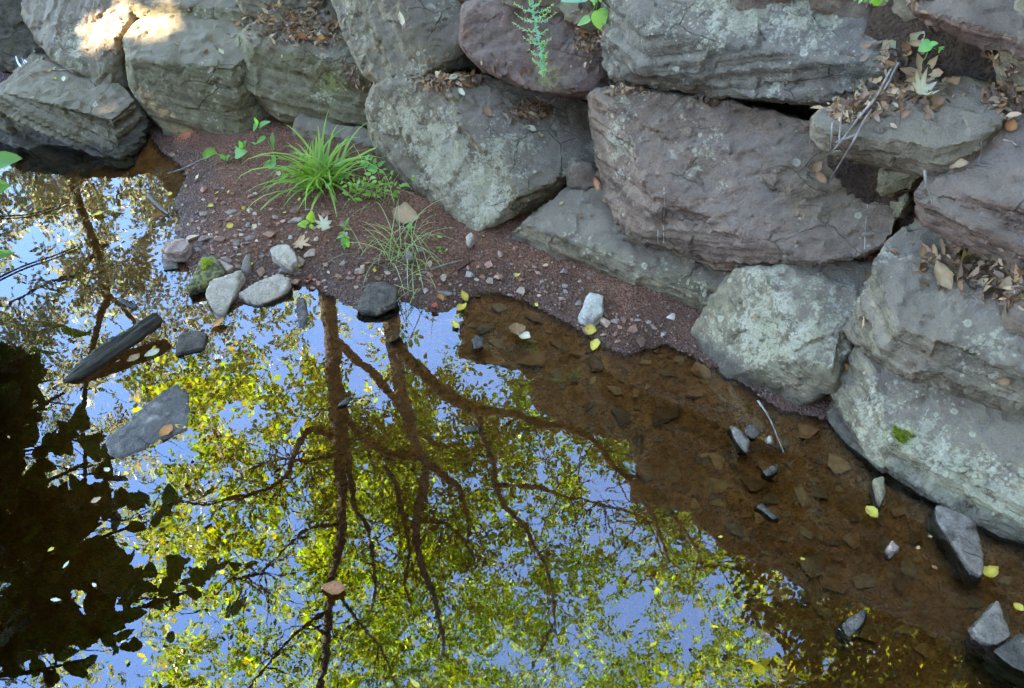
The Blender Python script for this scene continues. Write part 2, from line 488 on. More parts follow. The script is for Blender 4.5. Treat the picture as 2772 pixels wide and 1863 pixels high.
# ------------------------------------------------------------------ boulders
def remeshed(me, voxel):
    o = bpy.data.objects.new('tmp', me); COL.objects.link(o)
    m = o.modifiers.new('r', 'REMESH'); m.mode = 'VOXEL'; m.voxel_size = voxel
    dg = bpy.context.evaluated_depsgraph_get()
    out = bpy.data.meshes.new_from_object(o.evaluated_get(dg))
    bpy.data.objects.remove(o); bpy.data.meshes.remove(me)
    return out
def hull_into(bm0, pts, cuts=0, seed=0, depth=.035, planes=(), chips=0):
    """convex block through pts; cuts chip its corners and edges into flat facets"""
    bm = bmesh.new()
    vs = [bm.verts.new(p) for p in pts]
    r = bmesh.ops.convex_hull(bm, input=vs)
    junk = [e for e in r['geom_interior'] if isinstance(e, bmesh.types.BMVert)]
    junk += [e for e in r['geom_unused'] if isinstance(e, bmesh.types.BMVert)]
    bmesh.ops.delete(bm, geom=list(set(junk)), context='VERTS')
    rr = random.Random(seed)
    def cut(co, n):
        bmesh.ops.bisect_plane(bm, geom=bm.verts[:] + bm.edges[:] + bm.faces[:], plane_co=co, plane_no=n, clear_outer=True)
        es = [e for e in bm.edges if len(e.link_faces) == 1]
        if es: bmesh.ops.holes_fill(bm, edges=es, sides=0)
    for co, n in planes: cut(co, n)
    for _ in range(cuts):
        n = Vector((rr.gauss(0, 1), rr.gauss(-.5, 1), rr.gauss(.2, 1))).normalized()
        m = max(v.co.dot(n) for v in bm.verts)
        cut(n * (m - rr.uniform(.2, 1) * depth), n)
    for _ in range(chips):                      # knock flakes off edges and corners that face the pond
        bm.normal_update()
        es = [e for e in bm.edges if len(e.link_faces) == 2 and e.calc_face_angle() > .35 and (e.link_faces[0].normal + e.link_faces[1].normal).y < .3]
        if not es: break
        e = rr.choice(es); v = rr.choice(e.verts) if rr.random() < .6 else e.verts[0]
        n = (e.link_faces[0].normal * rr.uniform(.5, 1.2) + e.link_faces[1].normal * rr.uniform(.5, 1.2) + (e.verts[1].co - e.verts[0].co).normalized() * rr.uniform(-.9, .9)).normalized()
        m = max(w.co.dot(n) for w in bm.verts)
        cut(n * (m - rr.uniform(.15, 1) ** 1.5 * depth), n)
    if planes or cuts or chips:                 # the cut block is still convex: close it cleanly
        pts = [v.co.copy() for v in bm.verts]; bm.free(); bm = bmesh.new()
        vs = [bm.verts.new(p) for p in pts]
        bmesh.ops.remove_doubles(bm, verts=bm.verts, dist=1e-4)
        r = bmesh.ops.convex_hull(bm, input=bm.verts[:])
        junk = set(e for e in r['geom_interior'] + r['geom_unused'] if isinstance(e, bmesh.types.BMVert) and e.is_valid)
        bmesh.ops.delete(bm, geom=list(junk), context='VERTS')
    bmesh.ops.recalc_face_normals(bm, faces=bm.faces)
    mp = {v: bm0.verts.new(v.co) for v in bm.verts}
    for f in bm.faces:
        try: bm0.faces.new([mp[v] for v in f.verts])
        except ValueError: pass
    bm.free()
def smooth_mesh(me, it, f=.5):
    bm = bmesh.new(); bm.from_mesh(me)
    for _ in range(it):
        bmesh.ops.smooth_vert(bm, verts=bm.verts, factor=f, use_axis_x=True, use_axis_y=True, use_axis_z=True)
    bm.to_mesh(me); bm.free(); me.update()
def weather(me, bed, seed, big=.022, chip=.02, ledge=.012, fine=.004, keep=None, lt=.06):
    """rock relief: slow swells, chipped facets, broken bedding ledges, grain"""
    P = coords(me); N = normals(me)
    b = np.array(Vector(bed).normalized())
    d = big * fbm(P * 2.6, 3, seed)
    W = P + .025 * np.c_[fbm(P * 3, 2, seed + 1), fbm(P * 3, 2, seed + 2), fbm(P * 3, 2, seed + 3)]
    d += chip * .5 * worley_plane(W * 5, seed) + chip * .6 * worley_plane(W * 12, seed + 5) + chip * .35 * worley_plane(W * 26, seed + 7)
    side = np.clip((1 - np.abs(N @ b) - .12) / .35, 0, 1); side = side * side * (3 - 2 * side)
    s = P @ b + .006 * fbm(P * 2.0, 2, seed + 9)
    for th, am in ((lt, 1.0), (lt * .38, .5), (lt * .16, .22)):
        u = s / th + .12 * fbm(P * 1.5, 2, seed + 4); i = np.floor(u).astype(np.int64); f = u - i
        blk = np.floor(1.6 * fbm(P * 2.6, 1, seed + 6)).astype(np.int64)
        a0 = rand1(i * 7 + blk * 3, seed); a1 = rand1((i + 1) * 7 + blk * 3, seed)
        w = np.clip((f - .72) / .28, 0, 1); w = w * w * (3 - 2 * w)
        d += ledge * am * side * ((a0 * (1 - w) + a1 * w) - .5) * 2
    d += fine * fbm(P * 18, 3, seed + 8)
    me.vertices.foreach_set('co', (P + N * d[:, None]).astype(np.float32).ravel()); me.update()
def blobs_attr(P, blobs):
    a = np.zeros(len(P))
    for c, r, s in blobs:
        q = ((P - np.array(c)) ** 2).sum(1) / (r * r)
        a = np.maximum(a, s * np.exp(-q)) if s > 0 else a * (1 + s * np.exp(-q))
    return a
MATS = {}
GREY = ((.188, .134, .074), (.120, .083, .047))
OLIV = ((.195, .146, .075), (.140, .105, .053))
PURP = ((.178, .108, .065), (.118, .070, .043))
SLAT = ((.150, .116, .073), (.098, .074, .047))
RED = ((.155, .088, .058), (.125, .076, .052))
DARK = ((.085, .066, .045), (.060, .046, .034))
ROCKS = {}
def boulder(label, pieces, tone, bed=(.15, -.3, .95), seed=1, thick=.45, lichen=(), base_lichen=.0, algae=.4, moss=(), voxel=.0098, streak=.5,
            big=.006, chip=.012, ledge=.010, lt=.06, soft=0, rust=.15, lich_gain=1.0, name='boulder', top_gain=1.0, group='boulders of the stacked stone wall'):
    bm = bmesh.new()
    allp = []
    for pc in pieces:
        d0 = pc.get('d', 0.0)
        out = [on_wall(p[0], p[1], d0 + (p[2] if len(p) > 2 else 0.0)) for p in pc['out']]
        rid = [on_wall(p[0], p[1], d0 + p[2]) for p in pc.get('ridge', [])]
        c = sum(out, Vector()) / len(out)
        th = pc.get('thick', thick); sh = pc.get('shrink', .85)
        back = [c + (p - c) * sh + inward(p) * th for p in out]
        if 'planes' in pc:
            near = [p - (p - Vector((0, 0, CAM_H))).normalized() * .55 for p in out]
            deep = [p + (p - Vector((0, 0, CAM_H))).normalized() * pc.get('deep', .22) for p in out]
            c2 = sum(deep, Vector()) / len(deep)
            back = [c2 + (p - c2) * sh + inward(p) * th for p in deep]
            hull_into(bm, near + deep + back, 0, planes=[(on_wall(q[0], q[1], d0 + q[2]), Vector(q[3:6]).normalized()) for q in pc['planes']], chips=pc.get('chips', 11), seed=seed * 10 + len(allp), depth=pc.get('depth', .018))
        else: hull_into(bm, out + rid + back, 6, seed * 10 + len(allp), .012)
        allp += out
    me = bpy.data.meshes.new('hull'); bm.to_mesh(me); bm.free()
    me = remeshed(me, voxel)
    smooth_mesh(me, soft)
    weather(me, bed, seed, big, chip, ledge, keep=None, lt=lt)
    P = coords(me)
    lb = [(on_wall(px, py, -.08), r, s) for px, py, r, s in lichen]
    vfloat(me, np.clip(base_lichen + blobs_attr(P, lb), 0, 1.2), 'lichen')
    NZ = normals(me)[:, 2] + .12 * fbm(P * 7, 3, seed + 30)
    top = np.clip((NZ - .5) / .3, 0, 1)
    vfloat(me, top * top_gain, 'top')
    vfloat(me, np.clip(algae * (1 - .7 * top) + .35 * fbm(P * 2, 2, seed + 20), 0, 1), 'algae')
    vfloat(me, blobs_attr(P, [(on_wall(px, py, -.08), r, s) for px, py, r, s in moss]), 'moss')
    vfloat(me, np.clip((.065 + .03 * fbm(P * 6, 2, 3) - P[:, 2]) / .03, 0, 1), 'wet')
    c = Vector(P.mean(0))
    me.transform(Matrix.Translation(-c))
    me.polygons.foreach_set('use_smooth', np.ones(len(me.polygons), bool))
    me.set_sharp_from_angle(angle=math.radians(38))
    me.name = name
    m = rock_material('stone_' + str(seed), *tone, tuple(Vector(bed).normalized()), streak=streak, rust=rust, lich_gain=lich_gain)
    o = link(name, me, m, loc=c)
    tag(o, label, 'boulder', group)
    ROCKS[label] = o
    return o

boulder('dark slanting slab cut off by the top corner beside the trickle of water',
        [dict(planes=[(40, 80, -0.08, 0.3, -0.8, 0.5)], out=[(-120, -60), (47, -20), (69, 56), (96, 107), (118, 141), (105, 161), (43, 137), (0, 116), (-120, 80)], ridge=[(0, 60, -.08)], d=.05)], DARK, seed=2, algae=.6)
boulder('grey-green slab standing on end with a sunlit streak, above the layered block at the pond',
        [dict(planes=[(200, 110, -0.13, -0.1, -0.75, 0.65), (300, 110, -0.1, 0.85, -0.45, 0.25), (150, 30, -0.1, -0.2, -0.45, 0.87)], out=[(47, -60, .1), (200, -80, .1), (325, -30, .05), (335, 25), (300, 50), (297, 100), (302, 140), (318, 185), (343, 207), (330, 225), (274, 210), (214, 180), (137, 146), (98, 107), (69, 56)],
              ridge=[(110, 40, -.12), (200, 110, -.12), (290, 60, -.1)], d=-.03)], GREY, bed=(.75, -.35, .55), seed=3, lichen=[(200, 130, .12, .5), (160, 60, .1, .3)], algae=.6, base_lichen=.1)
boulder('green-stained flat-bottomed boulder lit by the sun at the top edge',
        [dict(planes=[(480, 25, -0.1, -0.1, -0.85, 0.5), (480, 0, -0.1, 0, -0.3, 0.95)], out=[(334, -60), (640, -80), (690, -30), (729, 20), (694, 58), (656, 56), (621, 45), (557, 39), (493, 49), (429, 51), (373, 39), (338, 5)], ridge=[(480, 10, -.12), (600, 10, -.1)])],
        OLIV, seed=4, algae=.8, lichen=[(500, 20, .12, .3)])
boulder('thin dark boulder showing only its underside at the top edge left of the leaf-covered stone',
        [dict(planes=[(720, 0, -0.06, -0.1, -0.9, 0.3)], out=[(634, -50), (840, -60), (823, 0), (772, 13), (694, 17), (640, 0)], ridge=[(720, -5, -.05)], d=-.06)], GREY, seed=5, algae=.6)
boulder('layered grey block with stepped ledges standing in the water at the pond corner',
        [dict(planes=[(150, 286, -0.18, 0.05, -0.22, 0.97), (150, 286, -0.18, -0.22, -0.92, 0.3), (262, 313, -0.2, 0.82, -0.5, 0.25)], out=[(111, 156, .06), (201, 189, .06), (317, 223, .06), (351, 246), (372, 279), (325, 335), (309, 399), (296, 424), (261, 446), (184, 443), (107, 413), (64, 379), (0, 353), (-40, 340), (-50, 300), (0, 270), (56, 214)],
              ridge=[(43, 272, -.14), (124, 281, -.17), (200, 299, -.2), (257, 313, -.22), (250, 440, -.1), (60, 360, -.08)], thick=.35)], OLIV, bed=(.22, -.25, .94), seed=6,
        ledge=.034, lt=.07, streak=.8, algae=.5, base_lichen=.12)
boulder('large olive-grey cube-like boulder with a flat sun-flecked top beside the soil bank',
        [dict(planes=[(484, 169, -0.24, 0.02, -0.2, 0.98), (484, 169, -0.24, -0.12, -0.97, 0.2), (645, 200, -0.18, 0.8, -0.56, 0.15), (345, 140, -0.14, -0.9, -0.38, 0.2)], out=[(356, 90), (377, 51, .1), (467, 40, .12), (651, 52, .12), (640, 116), (645, 185), (703, 274), (790, 322), (784, 377), (737, 424), (677, 424), (600, 418), (514, 396), (476, 371), (429, 336), (377, 281), (364, 240), (339, 180), (328, 120)],
              ridge=[(343, 133, -.12), (429, 158, -.2), (484, 169, -.24), (553, 178, -.24), (630, 170, -.2), (645, 200, -.18), (700, 300, -.12), (680, 415, -.1), (520, 390, -.1), (420, 290, -.1)])], OLIV, seed=7,
        algae=.85, ledge=.006, base_lichen=.16, rust=.2)
boulder('long olive boulder tilted towards the grass, its dark top heaped with brown leaves',
        [dict(planes=[(724, 130, -0.18, 0.08, -0.28, 0.95), (724, 130, -0.18, -0.08, -0.93, 0.33), (800, 285, -0.12, -0.15, -0.8, -0.55), (645, 130, -0.1, -0.8, -0.5, 0.3)], out=[(617, 124), (643, 100, .05), (703, 50, .12), (814, -20, .15), (900, -20, .15), (943, 107, .1), (990, 240, .05), (997, 265), (997, 350), (981, 364), (939, 345), (891, 341), (801, 308), (737, 289), (703, 276), (669, 233), (643, 190), (611, 143)],
              ridge=[(651, 122, -.12), (724, 130, -.18), (836, 152, -.2), (900, 193, -.2), (985, 250, -.14), (800, 290, -.12), (900, 325, -.12)], d=-.05)], OLIV, seed=8,
        algae=.9, ledge=.008, lichen=[(870, 260, .1, .25)], moss=[(895, 225, .05, .8), (985, 225, .04, .8)], base_lichen=.1)
boulder('low pale-banded stone half hidden behind the grass tuft',
        [dict(planes=[(900, 368, -0.07, 0, -0.35, 0.94), (900, 368, -0.07, -0.25, -0.95, 0.15)], out=[(806, 308), (848, 320), (985, 350), (1010, 372), (1040, 420), (1075, 480), (1150, 540), (1240, 600), (1200, 600), (1100, 560), (1000, 515), (900, 450), (790, 430), (780, 400), (795, 340)],
              ridge=[(800, 352, -.05), (900, 368, -.07), (1000, 400, -.06)], d=.04)], GREY, seed=9, algae=.4, ledge=.005)
boulder('big lichen-crusted block jutting to a low point above the soil, mid wall',
        [dict(planes=[(1300, 330, -0.1, 0.22, -0.42, 0.88), (1150, 380, -0.15, -0.5, -0.72, 0.45), (1400, 520, -0.12, 0.5, -0.75, -0.42), (1300, 640, -0.17, -0.5, -0.76, -0.35)], out=[(1012, 222), (1029, 224), (1084, 236, .05), (1174, 215, .1), (1329, 208, .14), (1380, 217, .14), (1449, 250, .12), (1521, 252, .08), (1551, 291, .05), (1586, 343), (1592, 380), (1569, 433), (1555, 500), (1453, 574), (1371, 626), (1318, 658, -.06), (1273, 622, -.03), (1226, 564), (1183, 549), (1063, 476), (1029, 424), (1001, 377), (994, 279)],
              ridge=[(1114, 300, -.10), (1250, 317, -.09), (1440, 497, -.15), (1341, 596, -.17), (1230, 545, -.13), (1060, 430, -.1), (1100, 400, -.14)]),
         dict(planes=[(1300, 330, -0.1, 0.22, -0.42, 0.88), (1400, 440, -0.27, 0.2, -0.85, -0.48), (1300, 400, -0.24, -0.55, -0.75, 0.3)], out=[(1300, 250, .0), (1440, 270, .0), (1560, 300, 0), (1585, 350, 0), (1545, 385, -.12), (1480, 455, -.2), (1385, 428, -.27), (1300, 408, -.24), (1230, 330, -.12)], thick=.3)],
        GREY, bed=(.3, -.45, .84), seed=10, lichen=[(1130, 340, .12, .9), (1220, 420, .16, 1.0), (1290, 500, .15, .9), (1100, 310, .1, .6), (1330, 590, .1, .9), (1340, 400, .06, .6)] , algae=.45, base_lichen=.12, lich_gain=1.1)
boulder('grey boulder with pale lichen-streaked front and dark undercut side above the big pointed block',
        [dict(planes=[(1000, 120, -0.13, -0.55, -0.7, 0.45), (1100, 80, -0.14, 0.2, -0.55, 0.8), (1150, 150, -0.15, 0.62, -0.72, -0.25)], out=[(880, -60, .1), (917, 30), (943, 107), (973, 146), (994, 201), (1029, 229), (1084, 244), (1127, 236), (1196, 199), (1232, 140), (1254, 116), (1260, 56), (1266, 10), (1262, -50, .1), (1050, -70, .12)],
              ridge=[(990, 20, -.12), (1029, 110, -.14), (1076, 205, -.14), (1205, 50, -.12), (1171, 100, -.14), (1100, 160, -.16)], d=-.1)], GREY, bed=(.5, -.4, .75), seed=11,
        lichen=[(960, 60, .12, .6), (1020, 170, .12, .7), (1050, 215, .08, .7), (990, 110, .1, .6), (1130, 190, .08, .3)], moss=[(945, 40, .07, .5), (1055, 150, .05, .5)], algae=.4, base_lichen=.12)
boulder('dark purplish stone peeping from behind at the top edge beside the reddish one',
        [dict(planes=[(1200, 20, -0.04, 0, -0.8, 0.5)], out=[(1150, -60), (1290, -60), (1262, 20), (1240, 60), (1160, 30)], d=.12)], DARK, seed=12)
boulder('flat-faced reddish-brown boulder behind the pale green sprig, yellow lichen along its lower edge',
        [dict(planes=[(1430, 130, -0.09, -0.3, -0.8, 0.5), (1575, 130, -0.07, 0.5, -0.78, 0.35)], out=[(1258, 20), (1286, 5), (1371, -20, .04), (1500, -30, .05), (1570, 0, .03), (1605, 40), (1622, 100), (1631, 146), (1626, 212), (1569, 240), (1534, 246), (1491, 233), (1423, 238), (1380, 221), (1311, 191), (1277, 161), (1249, 118), (1249, 69)],
              ridge=[(1330, 60, -.08), (1560, 90, -.09), (1500, 215, -.1), (1600, 200, -.06), (1300, 150, -.07)], d=.02)], RED, bed=(.1, -.75, .6), seed=13, ledge=.008, algae=.15, rust=.4,
        moss=[(1478, 208, .045, 1), (1558, 200, .03, .9), (1530, 180, .03, .5), (1505, 190, .03, .5)], lichen=[(1520, 150, .06, .2)], streak=.3)
boulder('small dusky stone tucked above the reddish boulder at the top edge',
        [dict(planes=[(1450, 0, -0.05, 0, -0.85, 0.45)], out=[(1360, -60), (1540, -60), (1520, -5), (1450, 12), (1390, 17), (1365, 5)], d=-.06)], PURP, seed=14)
boulder('broad blue-grey boulder speckled with white lichen spots along the top of the wall',
        [dict(planes=[(1900, 140, -0.13, -0.48, -0.85, 0.2), (1900, 60, -0.12, -0.3, -0.47, 0.83), (2240, 150, -0.13, -0.25, -0.94, 0.22), (2100, 240, -0.12, -0.38, -0.64, -0.66), (1650, 110, -0.06, -0.9, -0.4, 0.1)], deep=.32, out=[(1646, -60, .08), (1900, -70, .12), (2200, -60, .12), (2286, 5, .12), (2351, 45, .1), (2400, 85, .06), (2430, 124, .03), (2408, 189), (2389, 246), (2372, 259), (2299, 279, .05), (2235, 283, .06), (2179, 276, .06), (2081, 251, .05), (1978, 236), (1913, 225), (1858, 229), (1770, 233), (1723, 236), (1667, 221), (1635, 186), (1633, 129)],
              ridge=[(1660, 40, -.1), (1772, 55, -.13), (1980, 45, -.14), (2120, 55, -.14), (2290, 85, -.12), (2370, 120, -.12), (2360, 235, -.12), (2160, 240, -.13), (1980, 222, -.12), (1760, 215, -.1), (1680, 190, -.1)], d=-.06)],
        SLAT, bed=(-.41, -.2, .89), seed=15, lichen=[(1700, 60, .1, .55), (1720, 130, .1, .5), (1830, 60, .12, .5), (1900, 130, .12, .35), (2020, 30, .14, .8), (2180, 20, .14, .8), (1800, 200, .1, .35), (2080, 200, .1, .3), (1690, 190, .08, .3)], algae=.15, ledge=.01, chip=.014, base_lichen=.12)
boulder('massive central slab with lichen-dotted slanting top and layered undercut front, largest in the wall',
        [dict(planes=[(1850, 420, -0.11, -0.42, -0.66, 0.62), (2100, 498, -0.135, -0.49, -0.87, 0.04), (1640, 430, -0.06, -0.85, -0.5, 0.15), (2300, 440, -0.1, -0.2, -0.6, 0.78), (1860, 600, -0.12, -.55, -.82, .12)], deep=.3, depth=.02,
              out=[(1594, 253), (1650, 233, .05), (1772, 250, .1), (1965, 268, .12), (2093, 300, .1), (2183, 330, .08), (2210, 395, .04), (2300, 435, .02), (2372, 455), (2404, 520), (2400, 609), (2383, 669), (2344, 677), (2286, 707), (2115, 720), (1931, 716), (1875, 696), (1798, 675), (1700, 640), (1646, 545), (1624, 471), (1618, 377), (1601, 309)]),
         dict(planes=[(1850, 420, -0.112, -0.42, -0.66, 0.62), (2150, 492, -0.15, -0.46, -0.82, -0.35)], deep=.15, chips=8, depth=.015, thick=.2,
              out=[(1985, 470), (2100, 440), (2250, 425), (2365, 460), (2392, 505), (2350, 526), (2200, 506), (2100, 497), (2005, 515)])],
        PURP, bed=(-.41, -.2, .89), seed=16, ledge=.014, lt=.05, streak=.75, lichen=[(1690, 400, .09, .6), (1680, 480, .07, .5), (1700, 300, .08, .35), (1930, 390, .08, .45), (2050, 400, .08, .45), (1880, 330, .1, .3), (1700, 560, .08, .35), (1950, 510, .05, .3)], algae=.25, base_lichen=.1)
boulder('long slanting layered stone under the massive slab, its lower edge resting on the soil',
        [dict(planes=[(1590, 632, -0.06, -0.2, -0.3, 0.93), (1700, 715, -0.07, -0.5, -0.85, 0.12)], out=[(1440, 580, .03), (1560, 505, .06), (1600, 471, .1), (1650, 500, .1), (1720, 640, .03), (1800, 680, 0), (1931, 716), (1939, 726), (1932, 780), (1888, 833), (1870, 863), (1858, 868), (1779, 846), (1671, 816), (1586, 773), (1521, 748), (1474, 718), (1414, 675), (1372, 640)],
              ridge=[(1470, 588, -.03), (1586, 632, -.06), (1700, 690, -.07), (1830, 762, -.08), (1905, 790, -.06), (1860, 850, -.05), (1600, 760, -.04)], d=.05)], GREY, bed=(0, -.2, .98), seed=17,
        ledge=.016, lt=.05, streak=.7, algae=.45, lichen=[(1540, 600, .06, .6), (1630, 690, .06, .5), (1700, 690, .06, .6), (1850, 790, .08, .6), (1760, 740, .06, .5)], base_lichen=.12)
boulder('small purplish stone filling the dark gap between the pointed block and the massive slab',
        [dict(planes=[(1570, 480, 0, 0, -0.8, 0.5)], out=[(1555, 440), (1590, 450), (1600, 500), (1560, 520), (1535, 510)], d=.1)], PURP, seed=18, thick=.2)
boulder('four-sided boulder frosted with pale green lichen at the water under the massive slab',
        [dict(planes=[(2080, 850, -0.14, -0.33, -0.62, 0.7), (2050, 1000, -0.12, -0.5, -0.85, -0.05), (2260, 900, -0.11, 0.65, -0.65, 0.35), (1890, 910, -0.08, -0.8, -0.45, 0.4), (2100, 740, -0.05, -0.1, -0.3, 0.95)], depth=.014, chips=5, out=[(1991, 712, .06), (2115, 712, .08), (2308, 707, .08), (2348, 746, .05), (2344, 780, .02), (2310, 840), (2290, 900), (2322, 960, .04), (2303, 990, .02), (2286, 1013), (2261, 1056), (2226, 1069), (2201, 1058), (2153, 1110, -.03), (2115, 1103, -.03), (2046, 1078), (1943, 1039), (1858, 1013), (1823, 988), (1826, 958), (1875, 883), (1943, 780)],
              ridge=[(1840, 975, -.06), (1930, 940, -.11), (2050, 985, -.14), (2140, 1050, -.12), (2200, 960, -.15), (2100, 850, -.14), (1960, 860, -.12), (2250, 800, -.1), (2060, 760, -.06)], d=.02)], GREY, bed=(-.1, -.5, .86), seed=19,
        lichen=[(2130, 790, .14, .7), (2240, 800, .13, .85), (2060, 900, .12, .7), (2190, 900, .1, .8), (2120, 1000, .08, .5), (1930, 930, .1, .6), (2030, 800, .07, .4)], algae=.5, ledge=.005, chip=.014, base_lichen=.3, lich_gain=.9)
boulder('purple-grey slab sloping to the pond with brown leaves drifted along its top',
        [dict(planes=[(2550, 780, -0.06, -0.28, -0.38, 0.88), (2550, 960, -0.13, -0.52, -0.84, 0.12), (2500, 1015, -0.12, -0.35, -0.65, -0.66), (2315, 890, -0.07, -0.95, -0.2, 0.2)], out=[(2500, 598, .05), (2432, 640), (2381, 718), (2342, 789), (2316, 840), (2282, 891, -.02), (2284, 915, -.02), (2325, 947), (2389, 975), (2475, 1020), (2586, 1080), (2672, 1140), (2790, 1215), (3000, 1300), (3000, 850, .1), (2772, 748, .08), (2715, 705, .08), (2629, 640, .06)],
              ridge=[(2300, 890, -.07), (2420, 905, -.12), (2600, 985, -.14), (2772, 1090, -.13), (2550, 760, -.05), (2420, 760, -.05)], d=-.03)], GREY, bed=(0, -.25, .97), seed=20,
        ledge=.016, lt=.07, chip=.014, lichen=[(2400, 680, .06, .4), (2330, 800, .04, .7), (2700, 920, .08, .5), (2650, 1000, .08, .4), (2760, 880, .08, .5)], algae=.15, base_lichen=.08)
boulder('grey-green ledge lowest at the water\'s edge with a bright moss cushion',
        [dict(planes=[(2550, 1170, -0.09, -0.42, -0.5, 0.75), (2500, 1290, -0.1, -0.6, -0.79, 0.1), (2290, 1100, -0.04, -0.9, -0.3, 0.3)], out=[(2325, 950, .05), (2310, 985), (2265, 1063), (2259, 1127), (2278, 1172), (2308, 1211), (2346, 1245), (2357, 1274), (2415, 1302), (2466, 1332), (2544, 1345), (2629, 1396), (2694, 1431), (2790, 1460), (3000, 1560), (3000, 1300, .05), (2772, 1190, .05), (2586, 1060, .05), (2430, 990, .05)],
              ridge=[(2300, 1060, -.05), (2420, 1090, -.08), (2560, 1180, -.1), (2772, 1300, -.1), (2400, 1230, -.1), (2560, 1310, -.11), (2772, 1400, -.1), (2370, 1260, -.07)], d=.03)], GREY, bed=(0, -.25, .97), seed=21,
        ledge=.02, lt=.06, streak=.7, lichen=[(2330, 1120, .1, .6), (2420, 1270, .12, .9), (2540, 1320, .12, .9), (2700, 1400, .14, .9), (2500, 1200, .1, .5), (2650, 1280, .1, .5)], algae=.6, moss=[(2440, 1178, .03, .8)], base_lichen=.2)
boulder('purple layered boulder with a grooved face at the right edge, above the leaf-strewn slab',
        [dict(planes=[(2640, 450, -0.06, -0.35, -0.42, 0.84), (2650, 580, -0.1, -0.52, -0.81, 0.25)], deep=.3, out=[(3000, 300, .1), (2772, 315, .08), (2690, 320, .06), (2650, 385, .03), (2586, 432), (2544, 471), (2505, 510), (2475, 542), (2475, 568), (2501, 606), (2586, 634), (2629, 645), (2715, 709), (2790, 765), (3000, 880)],
              ridge=[(2560, 470, -.07), (2700, 520, -.11), (2772, 550, -.12), (2520, 580, -.06), (2700, 660, -.1), (2790, 700, -.1)], d=-.05)], PURP, bed=(.05, -.2, .98), seed=22, ledge=.02, lt=.05, streak=.85, algae=.05)
boulder('flat wedge of grey stone jutting out above a chinking stone, dry twigs lying across it',
        [dict(planes=[(2450, 352, -0.12, -0.22, -0.38, 0.9), (2450, 400, -0.135, -0.48, -0.86, 0.15), (2400, 436, -0.12, -0.38, -0.68, -0.62), (2600, 330, -0.1, 0.0, -0.95, 0.3)], deep=.3, out=[(2201, 326), (2226, 298, .04), (2300, 285, .08), (2415, 265, .1), (2501, 262, .12), (2565, 214, .14), (2629, 204, .14), (2694, 217, .12), (2719, 255, .05), (2726, 283), (2672, 317), (2668, 371), (2629, 409), (2586, 439), (2539, 467), (2475, 465), (2385, 452), (2286, 431), (2243, 409), (2209, 379)],
              ridge=[(2226, 348, -.06), (2330, 345, -.1), (2450, 368, -.13), (2560, 325, -.11), (2640, 275, -.08), (2710, 275, -.04), (2560, 440, -.11), (2400, 430, -.1)], d=-.07)], GREY, bed=(-.3, -.3, .9), seed=23, ledge=.012, algae=.1, thick=.35, rust=.2)
boulder('little grey-green triangular chinking stone under the flat wedge',
        [dict(out=[(2372, 448), (2501, 462), (2460, 514), (2374, 540), (2364, 524)], ridge=[(2400, 500, -.04)], d=0)], OLIV, seed=24, thick=.2, algae=.7, ledge=.003, voxel=.008)
boulder('small yellowish chinking stone standing upright in the dark crack',
        [dict(out=[(2414, 540), (2456, 512), (2466, 540), (2458, 574), (2436, 598), (2408, 591)], ridge=[(2440, 560, -.03)], d=.02)], OLIV, seed=25, thick=.15, moss=[(2440, 550, .05, .7)], voxel=.008)
boulder('reddish layered boulder with a ragged split face in the top corner above the leaf litter',
        [dict(planes=[(2620, 60, -0.1, -0.42, -0.82, 0.35), (2620, 10, -0.08, -0.1, -0.4, 0.9)], out=[(2475, -60, .1), (3000, -80, .1), (3000, 200), (2772, 143), (2715, 126), (2629, 105), (2565, 83), (2501, 66), (2479, 43)], ridge=[(2600, 30, -.1), (2772, 60, -.12), (2560, 60, -.08)], d=-.06)], PURP, bed=(.0, -.2, .98), seed=26,
        ledge=.024, lt=.05, streak=.85, algae=.05)
boulder('purple stone behind the wedge at the right edge with a little litter on it',
        [dict(planes=[(2760, 260, -0.04, -0.2, -0.7, 0.65)], out=[(2716, 215, .05), (2772, 195, .06), (2990, 190, .06), (2990, 340), (2772, 330), (2700, 325), (2712, 280)], ridge=[(2800, 260, -.05)], d=.03)], PURP, seed=27, algae=.1)
# the courses above the picture, seen in the pond's mirror and in the shade they cast
def upper(x, y, z, sx, sy, sz, rz, tone, seed, label):
    bm = bmesh.new()
    r = random.Random(seed)
    pts = []
    for a in (-1, 1):
        for b in (-1, 1):
            for c in (-1, 1):
                pts.append((a * sx * r.uniform(.75, 1), b * sy * r.uniform(.75, 1), c * sz * r.uniform(.75, 1)))
    for _ in range(8):
        v = Vector((r.uniform(-1, 1), r.uniform(-1, 1), r.uniform(-1, 1))); v = v / max(abs(v.x), abs(v.y), abs(v.z))
        pts.append((v.x * sx * .95, v.y * sy * .95, v.z * sz * .95))
    hull_into(bm, pts)
    me = bpy.data.meshes.new('hull'); bm.to_mesh(me); bm.free()
    me = remeshed(me, .03); smooth_mesh(me, 2); weather(me, (.1, -.2, .97), seed, .03, .03, .02)
    n = len(me.vertices)
    for nm, v in (('lichen', .2), ('algae', .4), ('moss', 0), ('wet', 0), ('top', .5)): vfloat(me, np.full(n, v), nm)
    me.polygons.foreach_set('use_smooth', np.ones(len(me.polygons), bool))
    o = link('boulder', me, MATS.setdefault(('up', tone), rock_material('stone_up', *tone, (.1, -.2, .97))), loc=(x, y, z))
    o.rotation_euler = (0, 0, rz)
    tag(o, label, 'boulder', 'boulders of the courses above the picture')

